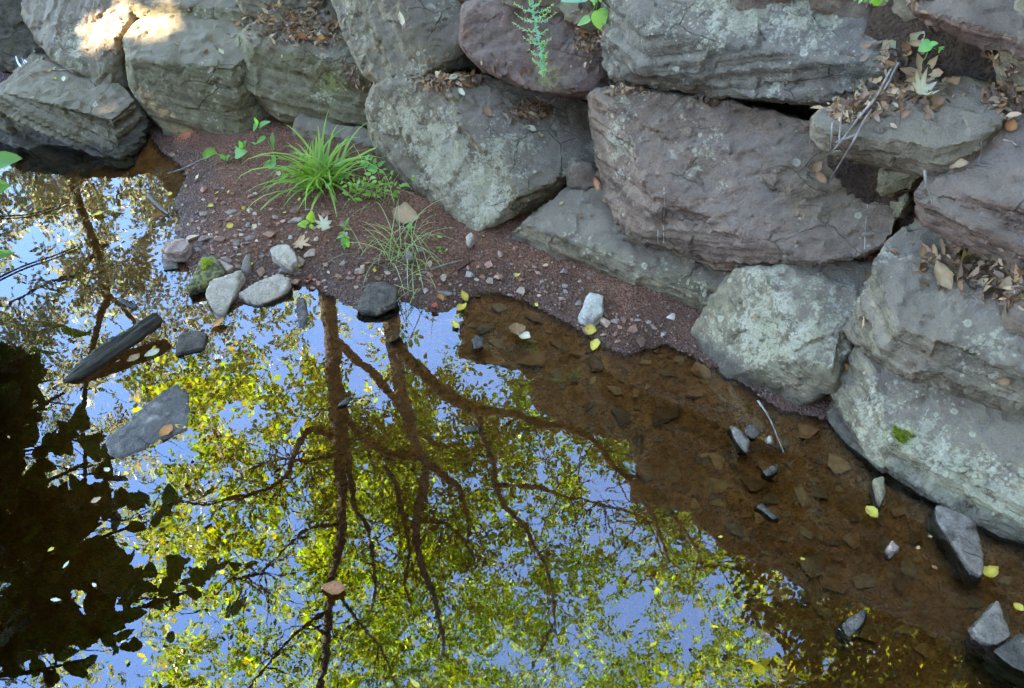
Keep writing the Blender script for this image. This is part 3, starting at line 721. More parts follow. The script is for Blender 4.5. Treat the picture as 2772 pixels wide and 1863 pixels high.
# ------------------------------------------------------------------ leaves
def leaf_material(name, trans=.5, gloss=.02, tint=(1.3, 1.3, .45)):
    t = NT(name)
    c = t.attr('Col', 'Color')
    d = t.n('ShaderNodeBsdfDiffuse'); t.l(c, d.inputs[0])
    tr = t.n('ShaderNodeBsdfTranslucent')
    g = t.n('ShaderNodeMix', data_type='RGBA', blend_type='MULTIPLY'); g.inputs[0].default_value = 1
    t.l(c, g.inputs[6]); g.inputs[7].default_value = (*tint, 1); t.l(g.outputs[2], tr.inputs[0])
    mx = t.n('ShaderNodeMixShader'); mx.inputs[0].default_value = trans; t.l(d.outputs[0], mx.inputs[1]); t.l(tr.outputs[0], mx.inputs[2])
    gl = t.n('ShaderNodeBsdfGlossy'); gl.inputs['Roughness'].default_value = .45
    m2 = t.n('ShaderNodeMixShader'); m2.inputs[0].default_value = gloss; t.l(mx.outputs[0], m2.inputs[1]); t.l(gl.outputs[0], m2.inputs[2])
    t.l(m2.outputs[0], t.out.inputs[0])
    return t.m
LEAF = leaf_material('living_leaf')
LEAF_PALE = leaf_material('pale_leaf', .45, .10, (1.0, 1.05, .85))
def bark_material(name, c1, c2):
    t = NT(name)
    tc = t.n('ShaderNodeTexCoord').outputs['Object']
    mp = t.n('ShaderNodeMapping'); mp.inputs['Scale'].default_value = (9, 9, 2); t.l(tc, mp.inputs[0])
    a = t.noise(mp.outputs[0], 3, 5, .65); b = t.noise(tc, 1.3, 3)
    c = t.mix(t.ramp(a, .35, .65), c1, c2); c = t.mix(t.math('MULTIPLY', t.ramp(b, .45, .6), .6), c, tuple(x * .6 for x in c1))
    return t.finish(c, .9, t.bump(a, .8, .02), .2)
BARK = bark_material('dark_bark', (.012, .009, .006), (.030, .021, .014))
BARK_PALE = bark_material('pale_bark', (.05, .036, .023), (.12, .09, .06))
TWIG = bark_material('dry_twig', (.17, .125, .085), (.33, .26, .19))

def frames(n, rng, droop=.3, flat=.0):
    """random orthonormal frames: long axis and face normal for n leaves"""
    d = rng.normal(size=(n, 3)); d[:, 2] -= droop; d[:, 2] *= 1 - flat; d /= np.linalg.norm(d, axis=1)[:, None]
    u = rng.normal(size=(n, 3)); u[:, 2] += .8 + 2 * flat
    s = np.cross(d, u); s /= np.linalg.norm(s, axis=1)[:, None] + 1e-9
    return d, s, np.cross(s, d)
def leaf_mesh(name, P, size, width, cols, rng, droop=.3, flat=0.0, fr=None):
    n = len(P)
    d, s, u = fr if fr is not None else frames(n, rng, droop, flat)
    L = np.asarray(size)[:, None]; w = L * width
    v = np.empty((n, 6, 3))
    v[:, 0] = P
    v[:, 1] = P + d * L * .32 + s * w * .5 + u * L * .05
    v[:, 2] = P + d * L * .72 + s * w * .36 + u * L * .02
    v[:, 3] = P + d * L - u * L * .08
    v[:, 4] = P + d * L * .72 - s * w * .36 + u * L * .02
    v[:, 5] = P + d * L * .32 - s * w * .5 + u * L * .05
    b = np.arange(n)[:, None] * 6
    F = np.vstack([b + np.array([0, 1, 2, 3]), b + np.array([0, 3, 4, 5])])
    me = mesh_np(name, v.reshape(-1, 3), F)
    vcol(me, np.repeat(cols, 6, axis=0))
    return me
def sprays(P, rng, length=.22, pairs=4, leaflet=.075, droop=.5):
    """pinnate sprays: positions and frames of their leaflets"""
    n = len(P)
    d, s, u = frames(n, rng, droop)
    Q = []; D = []; Sx = []; U = []
    for k in range(pairs * 2 + 1):
        if k == pairs * 2: off, side = 1.0, 0
        else: off, side = (k // 2 + 1) / (pairs + .6), (1 if k % 2 else -1)
        q = P + d * length * off - np.array([0, 0, .06]) * off ** 2
        dd = d * (.45 if side else 1) + s * side * .9 + rng.normal(size=(n, 3)) * .12
        dd /= np.linalg.norm(dd, axis=1)[:, None]
        uu = u + rng.normal(size=(n, 3)) * .25
        ss = np.cross(dd, uu); ss /= np.linalg.norm(ss, axis=1)[:, None]
        Q.append(q); D.append(dd); Sx.append(ss); U.append(np.cross(ss, dd))
    return np.vstack(Q), (np.vstack(D), np.vstack(Sx), np.vstack(U))
def leaf_cols(n, rng, base, var=.25, yellow=0.0, yc=(.33, .27, .03)):
    c = np.array(base)[None] * (1 + var * rng.normal(size=(n, 1))) * (1 + .1 * rng.normal(size=(n, 3)))
    if yellow:
        m = rng.random(n) < yellow
        c[m] = np.array(yc) * (1 + .2 * rng.normal(size=(m.sum(), 1)))
    return np.clip(c, .004, .8)
F2 = 2772 / 2333.0
def M(fx, fy, D): return mirrored(fx * F2, fy * F2, D)
def limb_mesh(path, w0, w1, wob=.03, sub=4):
    pts = smooth_path(path, sub)
    n = len(pts)
    A = np.array(pts)
    A += wob * np.c_[fbm(A * 1.7, 2, 31), fbm(A * 1.7, 2, 32), 0 * A[:, 0]]
    return tube([tuple(a) for a in A], [w0 + (w1 - w0) * (i / (n - 1)) ** .8 for i in range(n)], 9), A
def wood(name, paths, mat, parent, loc):
    """one branch mesh per path, so that every limb is a piece of its own"""
    tips = []
    for nm, path, w0, w1 in paths:
        (V, F), A = limb_mesh(path, w0, w1)
        b = MB(); b.add(V, F); b.build(nm, mat, parent, loc=None).location = (0, 0, 0)
        tips.append(A)
    return tips
def twigs(tips, rng, n, name, mat, parent, length=.7, r=.008):
    b = MB()
    for A in tips:
        for _ in range(n):
            i = rng.integers(len(A) // 3, len(A))
            p = Vector(A[i]); d = Vector(rng.normal(size=3)); d.z = abs(d.z) * .5 + .2; d.normalize()
            L = length * rng.uniform(.4, 1.2)
            q = p + d * L * .5 + Vector(rng.normal(size=3)) * .08
            e = p + d * L + Vector(rng.normal(size=3)) * .15
            V, F = tube(smooth_path([p, q, e], 3), list(np.linspace(r, r * .3, 7)), 5)
            b.add(V, F)
    o = b.build(name, mat, parent); o['kind'] = 'stuff'
    return o
def thing(name, label, cat, loc=(0, 0, 0), group=None):
    o = bpy.data.objects.new(name, None); COL.objects.link(o); o.empty_display_size = .1
    o.location = loc
    return tag(o, label, cat, group)
def down(p, dx=0, dy=0):
    """foot on the ground below a trunk point"""
    x, y = p.x + dx, p.y + dy
    return Vector((x, y, float(gz(x, y)) - .1))
def put(o, root):
    o.parent = root; o.matrix_parent_inverse = Matrix.Translation(-Vector(root.location))
    return o

# ------------------------------------------------------------------ trees mirrored in the pond
HOLES = [(820, 830, 75, 95), (960, 790, 60, 55), (1100, 890, 75, 48), (1010, 950, 45, 40), (650, 870, 50, 40), (400, 1030, 95, 65), (550, 970, 60, 40), (330, 1140, 100, 50),
         (215, 1100, 60, 80), (700, 1110, 40, 55), (1010, 1130, 45, 45), (620, 1040, 60, 40), (1410, 1120, 70, 50), (1490, 1050, 70, 45), (1390, 1185, 60, 55), (1560, 1100, 70, 40),
         (1200, 1170, 40, 45), (1430, 1400, 75, 60), (1470, 1260, 50, 40), (1560, 1450, 50, 80), (1700, 1440, 40, 50), (480, 1430, 60, 45), (260, 1370, 45, 50), (310, 1510, 70, 45),
         (880, 1240, 30, 55), (1240, 1100, 30, 60), (1640, 1330, 35, 45), (900, 880, 30, 60), (1330, 1060, 50, 35), (1150, 1300, 30, 30), (620, 1290, 30, 25), (1010, 1400, 25, 30), (700, 950, 40, 50)]
def open_sky(fx, fy):
    """1 inside the gaps of the crowns, 0 in full foliage"""
    v = 0 * fx
    for cx, cy, rx, ry in HOLES:
        v = np.maximum(v, np.exp(-(((fx - cx) / rx) ** 2 + ((fy - cy) / ry) ** 2) ** 2))
    return v
def crown_points(rng, n, fx, fy, D, sparse=1.0):
    X = rng.uniform(*fx, n); Y = rng.uniform(*fy, n); Dd = rng.uniform(*D, n)
    clump = fbm(np.c_[X / 95, Y / 95, Dd * .8], 3, 41)
    keep = rng.random(n) < np.clip(1.0 - .97 * open_sky(X, Y), 0, 1) * np.clip(.42 + 3.4 * clump, .02, 1) * sparse
    X, Y, Dd = X[keep], Y[keep], Dd[keep]
    return np.array([list(M(a, b, c)) for a, b, c in zip(X, Y, Dd)])
rt = np.random.default_rng(21)

# two-stemmed dark tree
t1 = M(750, 720, 6.0); root = down(t1, .15, .1)
tree1 = thing('tree', 'dark tree with two parallel trunks, mirrored upside down in the middle of the pond', 'tree', root, 'trees mirrored in the pond')
tr = [('trunk', [root, (root + t1) / 2, t1, M(755, 790, 6), M(766, 900, 6), M(776, 1050, 6), M(775, 1180, 6), M(760, 1320, 6), M(745, 1450, 6), M(735, 1600, 6), M(742, 1850, 6)], .085, .035),
      ('limb', [M(764, 840, 6), M(786, 930, 6), M(792, 1000, 6), M(805, 1130, 6), M(838, 1205, 6), M(852, 1290, 6), M(842, 1400, 6)], .042, .015),
      ('limb', [M(755, 770, 6), M(810, 820, 6.1), M(880, 885, 6.2), M(940, 970, 6.4), M(1015, 1020, 6.5), M(1060, 1010, 6.6)], .045, .02),
      ('limb', [M(775, 1000, 6), M(700, 985, 6.1), M(660, 1065, 6.2), M(600, 1115, 6.2), M(480, 1150, 6.3), M(400, 1140, 6.4)], .032, .012),
      ('limb', [M(750, 1390, 6), M(700, 1420, 6), M(640, 1480, 6), M(560, 1570, 6)], .025, .01),
      ('limb', [M(770, 1330, 6), M(800, 1400, 6), M(860, 1470, 6), M(905, 1570, 6)], .025, .01),
      ('limb', [M(772, 1030, 6), M(700, 1045, 5.8), M(640, 1045, 5.7), M(560, 1065, 5.6)], .02, .008),
      ('limb', [M(775, 1200, 6), M(700, 1210, 5.9), M(600, 1300, 5.8), M(520, 1330, 5.7)], .02, .008)]
tips = []
for nm, path, w0, w1 in tr:
    (V, F), A = limb_mesh(path, w0, w1); b = MB(); b.add(V, F); put(b.build(nm, BARK), tree1); tips.append(A)
put(twigs(tips, rt, 22, 'twigs', BARK, None, .75, .007), tree1)
P = crown_points(rt, 9500, (330, 1120), (840, 1800), (6.3, 8.4))
Q, fr = sprays(P, rt, .20, 3, .07)
m = rt.random(len(Q)) < .85
me = leaf_mesh('crown', Q[m], .066 + .034 * rt.random(m.sum()), .46, leaf_cols(m.sum(), rt, (.26, .345, .03), .45, .12), rt, fr=tuple(a[m] for a in fr))
put(link('crown', me, LEAF), tree1)

def M2(fx, fy, D): return M(fx, fy, D - 1.35)
# pale forked tree
t2 = M2(885, 730, 7.2); root = down(t2, .1, .2)
tree2 = thing('tree', 'pale-barked tree with a long curving side limb, mirrored in the middle of the pond', 'tree', root, 'trees mirrored in the pond')
tr = [('trunk', [root, (root + t2) / 2, t2, M2(896, 800, 7.2), M2(916, 900, 7.2), M2(945, 990, 7.2), M2(970, 1060, 7.2), M2(955, 1150, 7.2), M2(945, 1220, 7.2), M2(960, 1300, 7.2), M2(990, 1360, 7.2), M2(1010, 1500, 7.2)], .085, .025),
      ('limb', [M2(888, 765, 7.2), M2(960, 850, 7), M2(1030, 905, 6.9), M2(1090, 935, 6.8), M2(1180, 950, 6.6), M2(1330, 990, 6.4), M2(1400, 1060, 6.3), M2(1450, 1110, 6.3), M2(1490, 1180, 6.3), M2(1525, 1280, 6.3)], .062, .014),
      ('limb', [M2(1430, 1085, 6.3), M2(1500, 1140, 6.3), M2(1565, 1215, 6.3), M2(1600, 1300, 6.3)], .03, .012),
      ('limb', [M2(1090, 935, 6.8), M2(1110, 1030, 7), M2(1130, 1100, 7), M2(1165, 1170, 7.1), M2(1205, 1225, 7.1), M2(1245, 1310, 7.1), M2(1260, 1450, 7.2)], .04, .014),
      ('limb', [M2(970, 1055, 7.2), M2(1030, 1100, 7.3), M2(1060, 1160, 7.3), M2(1068, 1240, 7.3)], .05, .015),
      ('limb', [M2(962, 1040, 7.2), M2(890, 1030, 7.2), M2(830, 990, 7.2), M2(790, 960, 7.2)], .05, .02),
      ('limb', [M2(1135, 1110, 7), M2(1220, 1112, 6.8), M2(1300, 1128, 6.6), M2(1370, 1150, 6.5), M2(1470, 1175, 6.4)], .022, .008),
      ('limb', [M2(950, 1190, 7.2), M2(1020, 1200, 7.2), M2(1090, 1290, 7.2)], .025, .01),
      ('limb', [M2(880, 1060, 7.2), M2(910, 1130, 7.2), M2(930, 1230, 7.2), M2(925, 1330, 7.2)], .03, .01)]
tips = []
for nm, path, w0, w1 in tr:
    (V, F), A = limb_mesh(path, w0, w1); b = MB(); b.add(V, F); put(b.build(nm, BARK_PALE if nm == 'trunk' else BARK), tree2); tips.append(A)
put(twigs(tips, rt, 22, 'twigs', BARK, None, .75, .007), tree2)
P = np.vstack([crown_points(rt, 19000, (720, 1760), (880, 1900), (6.2, 8.8)), crown_points(rt, 1200, (840, 1700), (690, 900), (6, 7.5), .25)])
Q, fr = sprays(P, rt, .22, 4, .07)
m = rt.random(len(Q)) < .8
me = leaf_mesh('crown', Q[m], .064 + .034 * rt.random(m.sum()), .46, leaf_cols(m.sum(), rt, (.26, .35, .03), .45, .09), rt, fr=tuple(a[m] for a in fr))
put(link('crown', me, LEAF), tree2)

# pale-leaved tree far at the left
t5 = M(240, 640, 9.0); root = down(t5, 0, .2)
tree5 = thing('tree', 'pale-leaved tree with thin stems, mirrored where the pond meets the corner rocks', 'tree', root, 'trees mirrored in the pond')
tr = [('trunk', [root, (root + t5) / 2, t5, M(225, 720, 9), M(205, 840, 9), M(190, 1000, 9), M(200, 1300, 9)], .06, .02),
      ('limb', [M(240, 560, 9), M(180, 620, 9), M(120, 640, 9), M(20, 690, 9)], .03, .012),
      ('limb', [M(236, 660, 9), M(300, 720, 9), M(330, 820, 9), M(345, 1000, 9)], .035, .012)]
tips = []
for nm, path, w0, w1 in tr:
    (V, F), A = limb_mesh(path, w0, w1); b = MB(); b.add(V, F); put(b.build(nm, BARK), tree5); tips.append(A)
put(twigs(tips, rt, 8, 'twigs', BARK, None, .7, .008), tree5)
HOLES += [(60, 560, 70, 60), (20, 650, 50, 50), (90, 700, 60, 25)]
P = crown_points(rt, 8200, (-300, 560), (380, 1150), (8.6, 10))
Q, fr = sprays(P, rt, .2, 3, .07)
me = leaf_mesh('crown', Q, .06 + .035 * rt.random(len(Q)), .5, leaf_cols(len(Q), rt, (.36, .37, .24), .35, .15, (.45, .40, .18)), rt, fr=fr)
put(link('crown', me, LEAF_PALE), tree5)
P = np.vstack([crown_points(rt, 3000, (-300, 480), (1080, 1900), (6.5, 8.5), .7), crown_points(rt, 1500, (480, 900), (560, 900), (8.0, 10), .45)])
Q, fr = sprays(P, rt, .2, 3, .07)
me = leaf_mesh('crown', Q, .06 + .035 * rt.random(len(Q)), .5, leaf_cols(len(Q), rt, (.36, .38, .08), .3, .15, (.4, .36, .14)), rt, fr=fr)
put(link('crown', me, LEAF_PALE), tree5)

# bushy tree over the wall's right, shade put into its dark leaf colour
t7 = M(2250, 1250, 4.2); root = down(t7, .3, .6)
tree7 = thing('tree', 'shade-coloured dense small tree leaning over the wall, mirrored dimly beside the green ledge', 'tree', root, 'trees mirrored in the pond')
tr = [('trunk', [root, (root + t7) / 2, t7, M(2150, 1400, 4), M(2050, 1550, 3.8), M(1950, 1800, 3.6)], .09, .03), ('limb', [t7, M(2350, 1350, 4), M(2450, 1500, 3.8)], .05, .02),
      ('limb', [M(2150, 1400, 4), M(1950, 1420, 3.9), M(1800, 1480, 3.8)], .035, .01)]
tips = []
for nm, path, w0, w1 in tr:
    (V, F), A = limb_mesh(path, w0, w1); b = MB(); b.add(V, F); put(b.build(nm, BARK), tree7); tips.append(A)
P = crown_points(rt, 5200, (1790, 3000), (1290, 2100), (3.0, 4.6)); P2 = crown_points(rt, 900, (1680, 1900), (1200, 1900), (3.6, 4.6), .5)
P = np.vstack([P, P2])
Q, fr = sprays(P, rt, .16, 3, .06)
me = leaf_mesh('crown', Q, .055 + .02 * rt.random(len(Q)), .5, leaf_cols(len(Q), rt, (.035, .045, .016), .3), rt, fr=fr)
put(link('crown', me, LEAF), tree7)

# ------------------------------------------------------------------ unseen tree added to shade the rocks, its crown cut through for sun flecks
SPOTS = [(262, 28, .07), (255, 65, .06), (240, 100, .05), (258, 118, .045), (395, 15, .07), (425, 10, .06), (415, 68, .08), (440, 62, .07), (545, 122, .055), (632, 140, .055), (640, 165, .04),
         (337, 150, .05), (345, 185, .045), (400, 280, .05), (420, 312, .05), (268, 290, .055), (312, 140, .045), (385, 50, .05), (310, 15, .05)]
c6 = Vector((-.2, 2.6, .3)) + SUN_DIR * 10.5 + Vector((0, -.2, 1.0))
root = Vector((-8.4, 2.2, 0)); root.z = float(gz(root.x, root.y)) - .1
tree6 = thing('tree', 'big dense unseen tree added beyond the left edge to keep sun off the rocks', 'tree', root)
(V, F), A = limb_mesh([root, root + Vector((.1, .1, 1.6)), Vector((-8.2, 2.3, 3.6)), c6, c6 + Vector((0, 0, 3.4))], .24, .06); b = MB(); b.add(V, F); put(b.build('trunk', BARK), tree6)
for k in range(7):
    a = k * .9; p0 = Vector((-8.1, 2.3, 4.4 + .6 * k)); p2 = c6 + Vector((math.cos(a) * 2, math.sin(a) * 2.6, -1.4 + .55 * k))
    (V, F), A = limb_mesh([p0, (p0 + p2) / 2 + Vector((0, 0, .3)), p2], .09, .02); b = MB(); b.add(V, F); put(b.build('limb', BARK), tree6)
n = 66000
u = rt.normal(size=(n, 3)); u /= np.linalg.norm(u, axis=1)[:, None]
P = np.array(c6) + u * (rt.random((n, 1)) ** (1 / 3.0)) * np.array([2.7, 3.1, 3.8]) * (1 + .12 * fbm(u * 2.5, 3, 8)[:, None])
P = P[P[:, 2] > 1.6]
sd = np.array(SUN_DIR)
for px, py, r in SPOTS:
    q = P - np.array(on_wall(px, py, -.1)); along = q @ sd
    P = P[np.linalg.norm(q - along[:, None] * sd, axis=1) > r + .028]
me = leaf_mesh('crown', P, .13 + .05 * rt.random(len(P)), .8, leaf_cols(len(P), rt, (.07, .105, .02), .25), rt, .3, .3)
put(link('crown', me, LEAF), tree6)

# ------------------------------------------------------------------ low branch of big leaves hanging over the pond, just outside the left edge
def in_frame(p, m=.03):
    f = p.y * CP + (CAM_H - p.z) * SP; u = p.y * SP - (CAM_H - p.z) * CP
    return f > .1 and abs(p.x / f) < math.tan(HFOV / 2) + m and abs(u / f) < math.tan(HFOV / 2) * H0 / W0 + m
def dark_edge(fy): return np.interp(fy, [640, 700, 760, 870, 950, 1000, 1050, 1150, 1250, 1330, 1400, 1450, 1500, 1570, 1800], [-60, 40, 120, 230, 240, 150, 190, 350, 330, 500, 440, 260, 130, 130, 200])
root = Vector((-3.6, 1.2, 0)); root.z = float(gz(root.x, root.y))
shrub = thing('overhanging_shrub', 'shrub with large heart-shaped leaves leaning over the pond, its dark leaves mirrored along the left', 'shrub', root)
stems = []
for e in ((200, 1050, 3.2), (330, 1180, 3.3), (430, 1350, 3.1), (150, 900, 3.3), (200, 1500, 2.9)):
    tip = M(*e); p0 = root + Vector((random.uniform(-.1, .1), random.uniform(-.1, .1), 0))
    (V, F), A = limb_mesh([p0, p0.lerp(tip, .35) + Vector((0, 0, .9)), p0.lerp(tip, .75) + Vector((0, 0, .45)), tip], .03, .006)
    b = MB(); b.add(V, F); put(b.build('stem', BARK), shrub)
def heart_leaf(name, col, curl=.12, n=11):
    """broad leaf with a pointed tip and a notch at the stalk, folded a little along the midrib; unit length along +Y"""
    pr = [(0, .0), (.16, -.06), (.34, .0), (.44, .14), (.45, .3), (.40, .48), (.30, .66), (.17, .84), (.0, 1.0)]
    V = [(0, .05, 0)]; 
    for x, y in pr: V.append((x, y, abs(x) * curl * 1.5 - curl * (y - .4) ** 2))
    R = [(-x, y, z) for x, y, z in V[1:]]
    nL = len(V); V = V + R[1:-1]
    F = []
    right = list(range(1, nL)); left = [1] + list(range(nL, len(V))) + [nL - 1]
    mid = len(V); V += [(0, .35, -curl * .02), (0, .7, -curl * .1)]
    F = [(1, right[1], right[2], mid), (right[2], right[3], right[4], mid), (mid, right[4], right[5], mid + 1), (right[5], right[6], right[7], mid + 1), (right[7], right[8], mid + 1)]
    F += [tuple(reversed(f)) for f in [(1, left[1], left[2], mid), (left[2], left[3], left[4], mid), (mid, left[4], left[5], mid + 1), (left[5], left[6], left[7], mid + 1), (left[7], left[8], mid + 1)]]
    me = bpy.data.meshes.new(name); me.from_pydata(V, [], F); me.update()
    c = np.array([col] * len(V)); vcol(me, c)
    me.polygons.foreach_set('use_smooth', np.ones(len(me.polygons), bool))
    return me
hl = [heart_leaf('leaf', c, cu) for c, cu in (((.05, .085, .02), .1), ((.06, .10, .02), .2), ((.045, .075, .02), .05))]
nleaf = 0
for k in range(44):
    fy = 650 + (1730 - 650) * (k + random.random()) / 44
    e = dark_edge(fy) + random.gauss(-20, 60)
    pts = []
    for j in range(7):
        t_ = j / 6.0; p = M(e - 330 * (1 - t_), fy + random.gauss(0, 10) + 40 * math.sin(k + 2 * t_), 3.05 + .25 * math.sin(k * 1.7) + .1 * t_)
        if p.z > .35 and not in_frame(p, .05): pts.append(p)
    if len(pts) < 3: continue
    V, F = tube(smooth_path(pts, 3), list(np.linspace(.005, .0015, (len(pts) - 1) * 3 + 1)), 5); b = MB(); b.add(V, F); put(b.build('twig', BARK), shrub)
    for j, p in enumerate(pts):
        for side in (-1, 1):
            if random.random() < .15 or nleaf >= 300: continue
            q = p + Vector((random.gauss(0, .035), random.gauss(0, .035), random.gauss(-.02, .03)))
            if in_frame(q, .08): continue
            o = link('leaf', hl[(j + k) % 3], LEAF, loc=q); nleaf += 1
            o.rotation_euler = (random.gauss(-.4, .5), random.gauss(0, .5), side * 1.1 - .6 + random.gauss(0, .5)); s = random.uniform(.07, .125); o.scale = (s * .8, s, s)
            put(o, shrub)
nn = []
while len(nn) < 2700:
    fy = random.uniform(760, 1900); fx = dark_edge(fy) - abs(random.gauss(60, 260)) - 170
    p = M(fx, fy, random.uniform(2.6, 3.8))
    if fbm(np.array([[fx / 70, fy / 70, 0]]), 2, 91)[0] > .12 + .0012 * (dark_edge(fy) - fx) * -1: continue
    if p.z > .35 and not in_frame(p, .1): nn.append(list(p))
nn = np.array(nn)
o = link('foliage', leaf_mesh('foliage', nn, .09 + .05 * rt.random(len(nn)), .8, leaf_cols(len(nn), rt, (.045, .07, .018), .25), rt, .2, .5), LEAF)
o['kind'] = 'stuff'; put(o, shrub)

# ------------------------------------------------------------------ unseen woodland trees added round the pond to cut sky light on the rocks
for i, (x, y, rx, rz, lab) in enumerate([(4.4, -.6, 2.8, 3.4, 'leafy woodland tree on the near bank to the right of the photographer'), (.3, -6.5, 3.6, 3.6, 'leafy woodland tree on the near bank behind the photographer'),
                                    (5.2, 3.6, 2.6, 3.4, 'leafy woodland tree on the slope beyond the right end of the wall'), (-4.6, -4.4, 3.0, 3.2, 'leafy woodland tree on the near bank to the left of the photographer')]):
    root = Vector((x, y, float(gz(x, y)) - .1)); c = root + Vector((0, 0, rz + 1.6))
    tw = thing('tree', lab, 'tree', root, 'unseen woodland trees added round the pond')
    (V, F), A = limb_mesh([root, root + Vector((.1, .1, 2)), c, c + Vector((0, .2, rz * .8))], .2, .05); b = MB(); b.add(V, F); put(b.build('trunk', BARK), tw)
    n = 20000; u = rt.normal(size=(n, 3)); u /= np.linalg.norm(u, axis=1)[:, None]
    P = np.array(c) + u * (rt.random((n, 1)) ** .45) * np.array([rx, rx, rz]) * (1 + .25 * fbm(u * 2.2, 3, 80 + i)[:, None])
    put(link('crown', leaf_mesh('crown', P, .14 + .06 * rt.random(n), .75, leaf_cols(n, rt, (.10, .13, .025), .25, .1), rt, .3, .2), LEAF), tw)

# ------------------------------------------------------------------ stones of the upper courses
rr = random.Random(5)
UP = [(960, -230), (1230, -190), (1560, -200), (1900, -210), (2250, -190), (2650, -220), (2950, -150), (1420, -520), (1800, -560), (2250, -540), (2700, -520), (3100, 60), (3150, 420), (3180, 760), (3250, 1150)]
for i, (px, py) in enumerate(UP):
    p = on_wall(px, py, .16)
    upper(p.x, p.y, p.z, rr.uniform(.3, .38), rr.uniform(.24, .3), rr.uniform(.2, .26), rr.uniform(-.9, -.2), (GREY, PURP, OLIV)[i % 3], 60 + i,
          'boulder of the upper wall courses above the picture')

# ------------------------------------------------------------------ placing small things on what carries them
bpy.context.view_layer.update()
DG = bpy.context.evaluated_depsgraph_get()
CAMP = Vector((0, 0, CAM_H))
def hit(px, py):
    """first surface seen at a pixel: place, normal, object name"""
    ok, loc, nor, _, ob, _ = S.ray_cast(DG, CAMP, ray(px, py).normalized())
    if not ok: return on_z(px, py), Vector((0, 0, 1)), ''
    return loc, nor, ob.name
def drop(x, y, zmax=3.0):
    """surface below a point"""
    ok, loc, nor, _, ob, _ = S.ray_cast(DG, Vector((x, y, zmax)), Vector((0, 0, -1)))
    return (loc, nor, ob.name) if ok else (Vector((x, y, 0)), Vector((0, 0, 1)), '')

# ------------------------------------------------------------------ loose stones on the bank and in the shallows
def stone(label, poly, zt, h, tone, seed, z_far=None, name='stone', group='loose stones along the water', lich=0.0, moss=0.0, ledge=.004, voxel=.005, streak=.3, slim=1.06):
    ys = [p[1] for p in poly]; y0, y1 = min(ys), max(ys)
    zf = zt if z_far is None else z_far
    top = [on_z(p[0], p[1], zt + (zf - zt) * (y1 - p[1]) / (y1 - y0)) for p in poly]
    c = sum(top, Vector()) / len(top)
    bot = [Vector((c.x + (p.x - c.x) * slim, c.y + (p.y - c.y) * slim, p.z - h)) for p in top]
    bm = bmesh.new(); hull_into(bm, top + bot + [c + Vector((0, 0, .004))], 5, seed, .006)
    me = bpy.data.meshes.new('hull'); bm.to_mesh(me); bm.free()
    me = remeshed(me, voxel); smooth_mesh(me, 1, .4)
    weather(me, (.1, -.1, .98), seed, .003, .005, ledge, .0015, lt=.02)
    P = coords(me); n = len(P)
    vfloat(me, np.full(n, lich), 'lichen'); vfloat(me, np.full(n, .2), 'algae'); vfloat(me, np.full(n, 0.0), 'top'); vfloat(me, np.full(n, moss), 'moss')
    vfloat(me, np.clip((.012 + .008 * fbm(P * 20, 2, seed) - P[:, 2]) / .006, 0, 1), 'wet')
    c = Vector(P.mean(0)); me.transform(Matrix.Translation(-c)); me.name = name
    me.polygons.foreach_set('use_smooth', np.ones(len(me.polygons), bool))
    m = rock_material('loose_' + str(seed), *tone, (.1, -.1, .98), streak=streak, lich_gain=.6)
    return tag(link(name, me, m, loc=c), label, 'stone', group)
PALE = ((.40, .30, .20), (.31, .225, .145)); PINK = ((.36, .22, .15), (.29, .18, .125)); WETD = ((.10, .072, .05), (.065, .05, .036)); SLATE = ((.19, .14, .098), (.14, .10, .07))
stone('pinkish stone with a flat top at the left tip of the soil bank', [(435, 673), (454, 647), (510, 643), (514, 664), (493, 682), (446, 682)], .05, .05, PINK, 101)
stone('flat wet grey stone just below the pinkish one', [(433, 700), (448, 690), (482, 692), (486, 725), (440, 732)], .008, .03, SLATE, 102)
stone('dark mossy lump at the waterline left of the two pale wet stones', [(507, 778), (530, 739), (548, 690), (578, 690), (604, 728), (595, 747), (554, 767), (513, 782)], .035, .06, WETD, 103, .055, moss=.45, ledge=.01)
stone('narrow pink wedge-shaped stone beside the mossy lump', [(587, 702), (596, 699), (631, 721), (615, 733)], .04, .03, PINK, 104)
stone('upright blue-grey splinter of stone on the gravel', [(676, 679), (673, 734), (655, 732), (660, 702)], .04, .03, SLATE, 105)
stone('largest pale rounded flat stone, next to the orange lobed leaf', [(734, 676), (752, 664), (778, 663), (797, 684), (804, 704), (784, 720), (765, 706), (740, 690)], .06, .04, PALE, 106)
stone('tall pale stone half under water, its foot pointing into the pond', [(652, 728), (655, 736), (639, 773), (623, 799), (609, 862), (590, 868), (571, 832), (556, 793), (569, 760), (621, 745)], -.006, .07, PALE, 107, .07)
stone('pale greenish wet stone lying slantwise beside the tall half-sunken one', [(756, 737), (784, 752), (779, 771), (760, 793), (706, 825), (684, 828), (665, 812), (645, 791), (673, 774), (717, 752)], .004, .06, PALE, 108, .06, lich=.3)
stone('dark wet rounded stone at the waterline below the wispy grass', [(960, 823), (1003, 771), (1041, 765), (1069, 776), (1065, 814), (1020, 842), (977, 838)], .03, .07, WETD, 109, .055, lich=.25, ledge=.008)
stone('white flat stone lying on the soil below the long slanting stone', [(1569, 849), (1594, 792), (1633, 799), (1630, 849), (1607, 863), (1581, 859)], .05, .035, ((.42, .35, .25), (.33, .27, .19)), 110)
stone('flat grey-brown stone just breaking the surface among the shallows', [(1275, 920), (1285, 903), (1312, 915), (1309, 940), (1280, 945)], .003, .02, SLATE, 111)
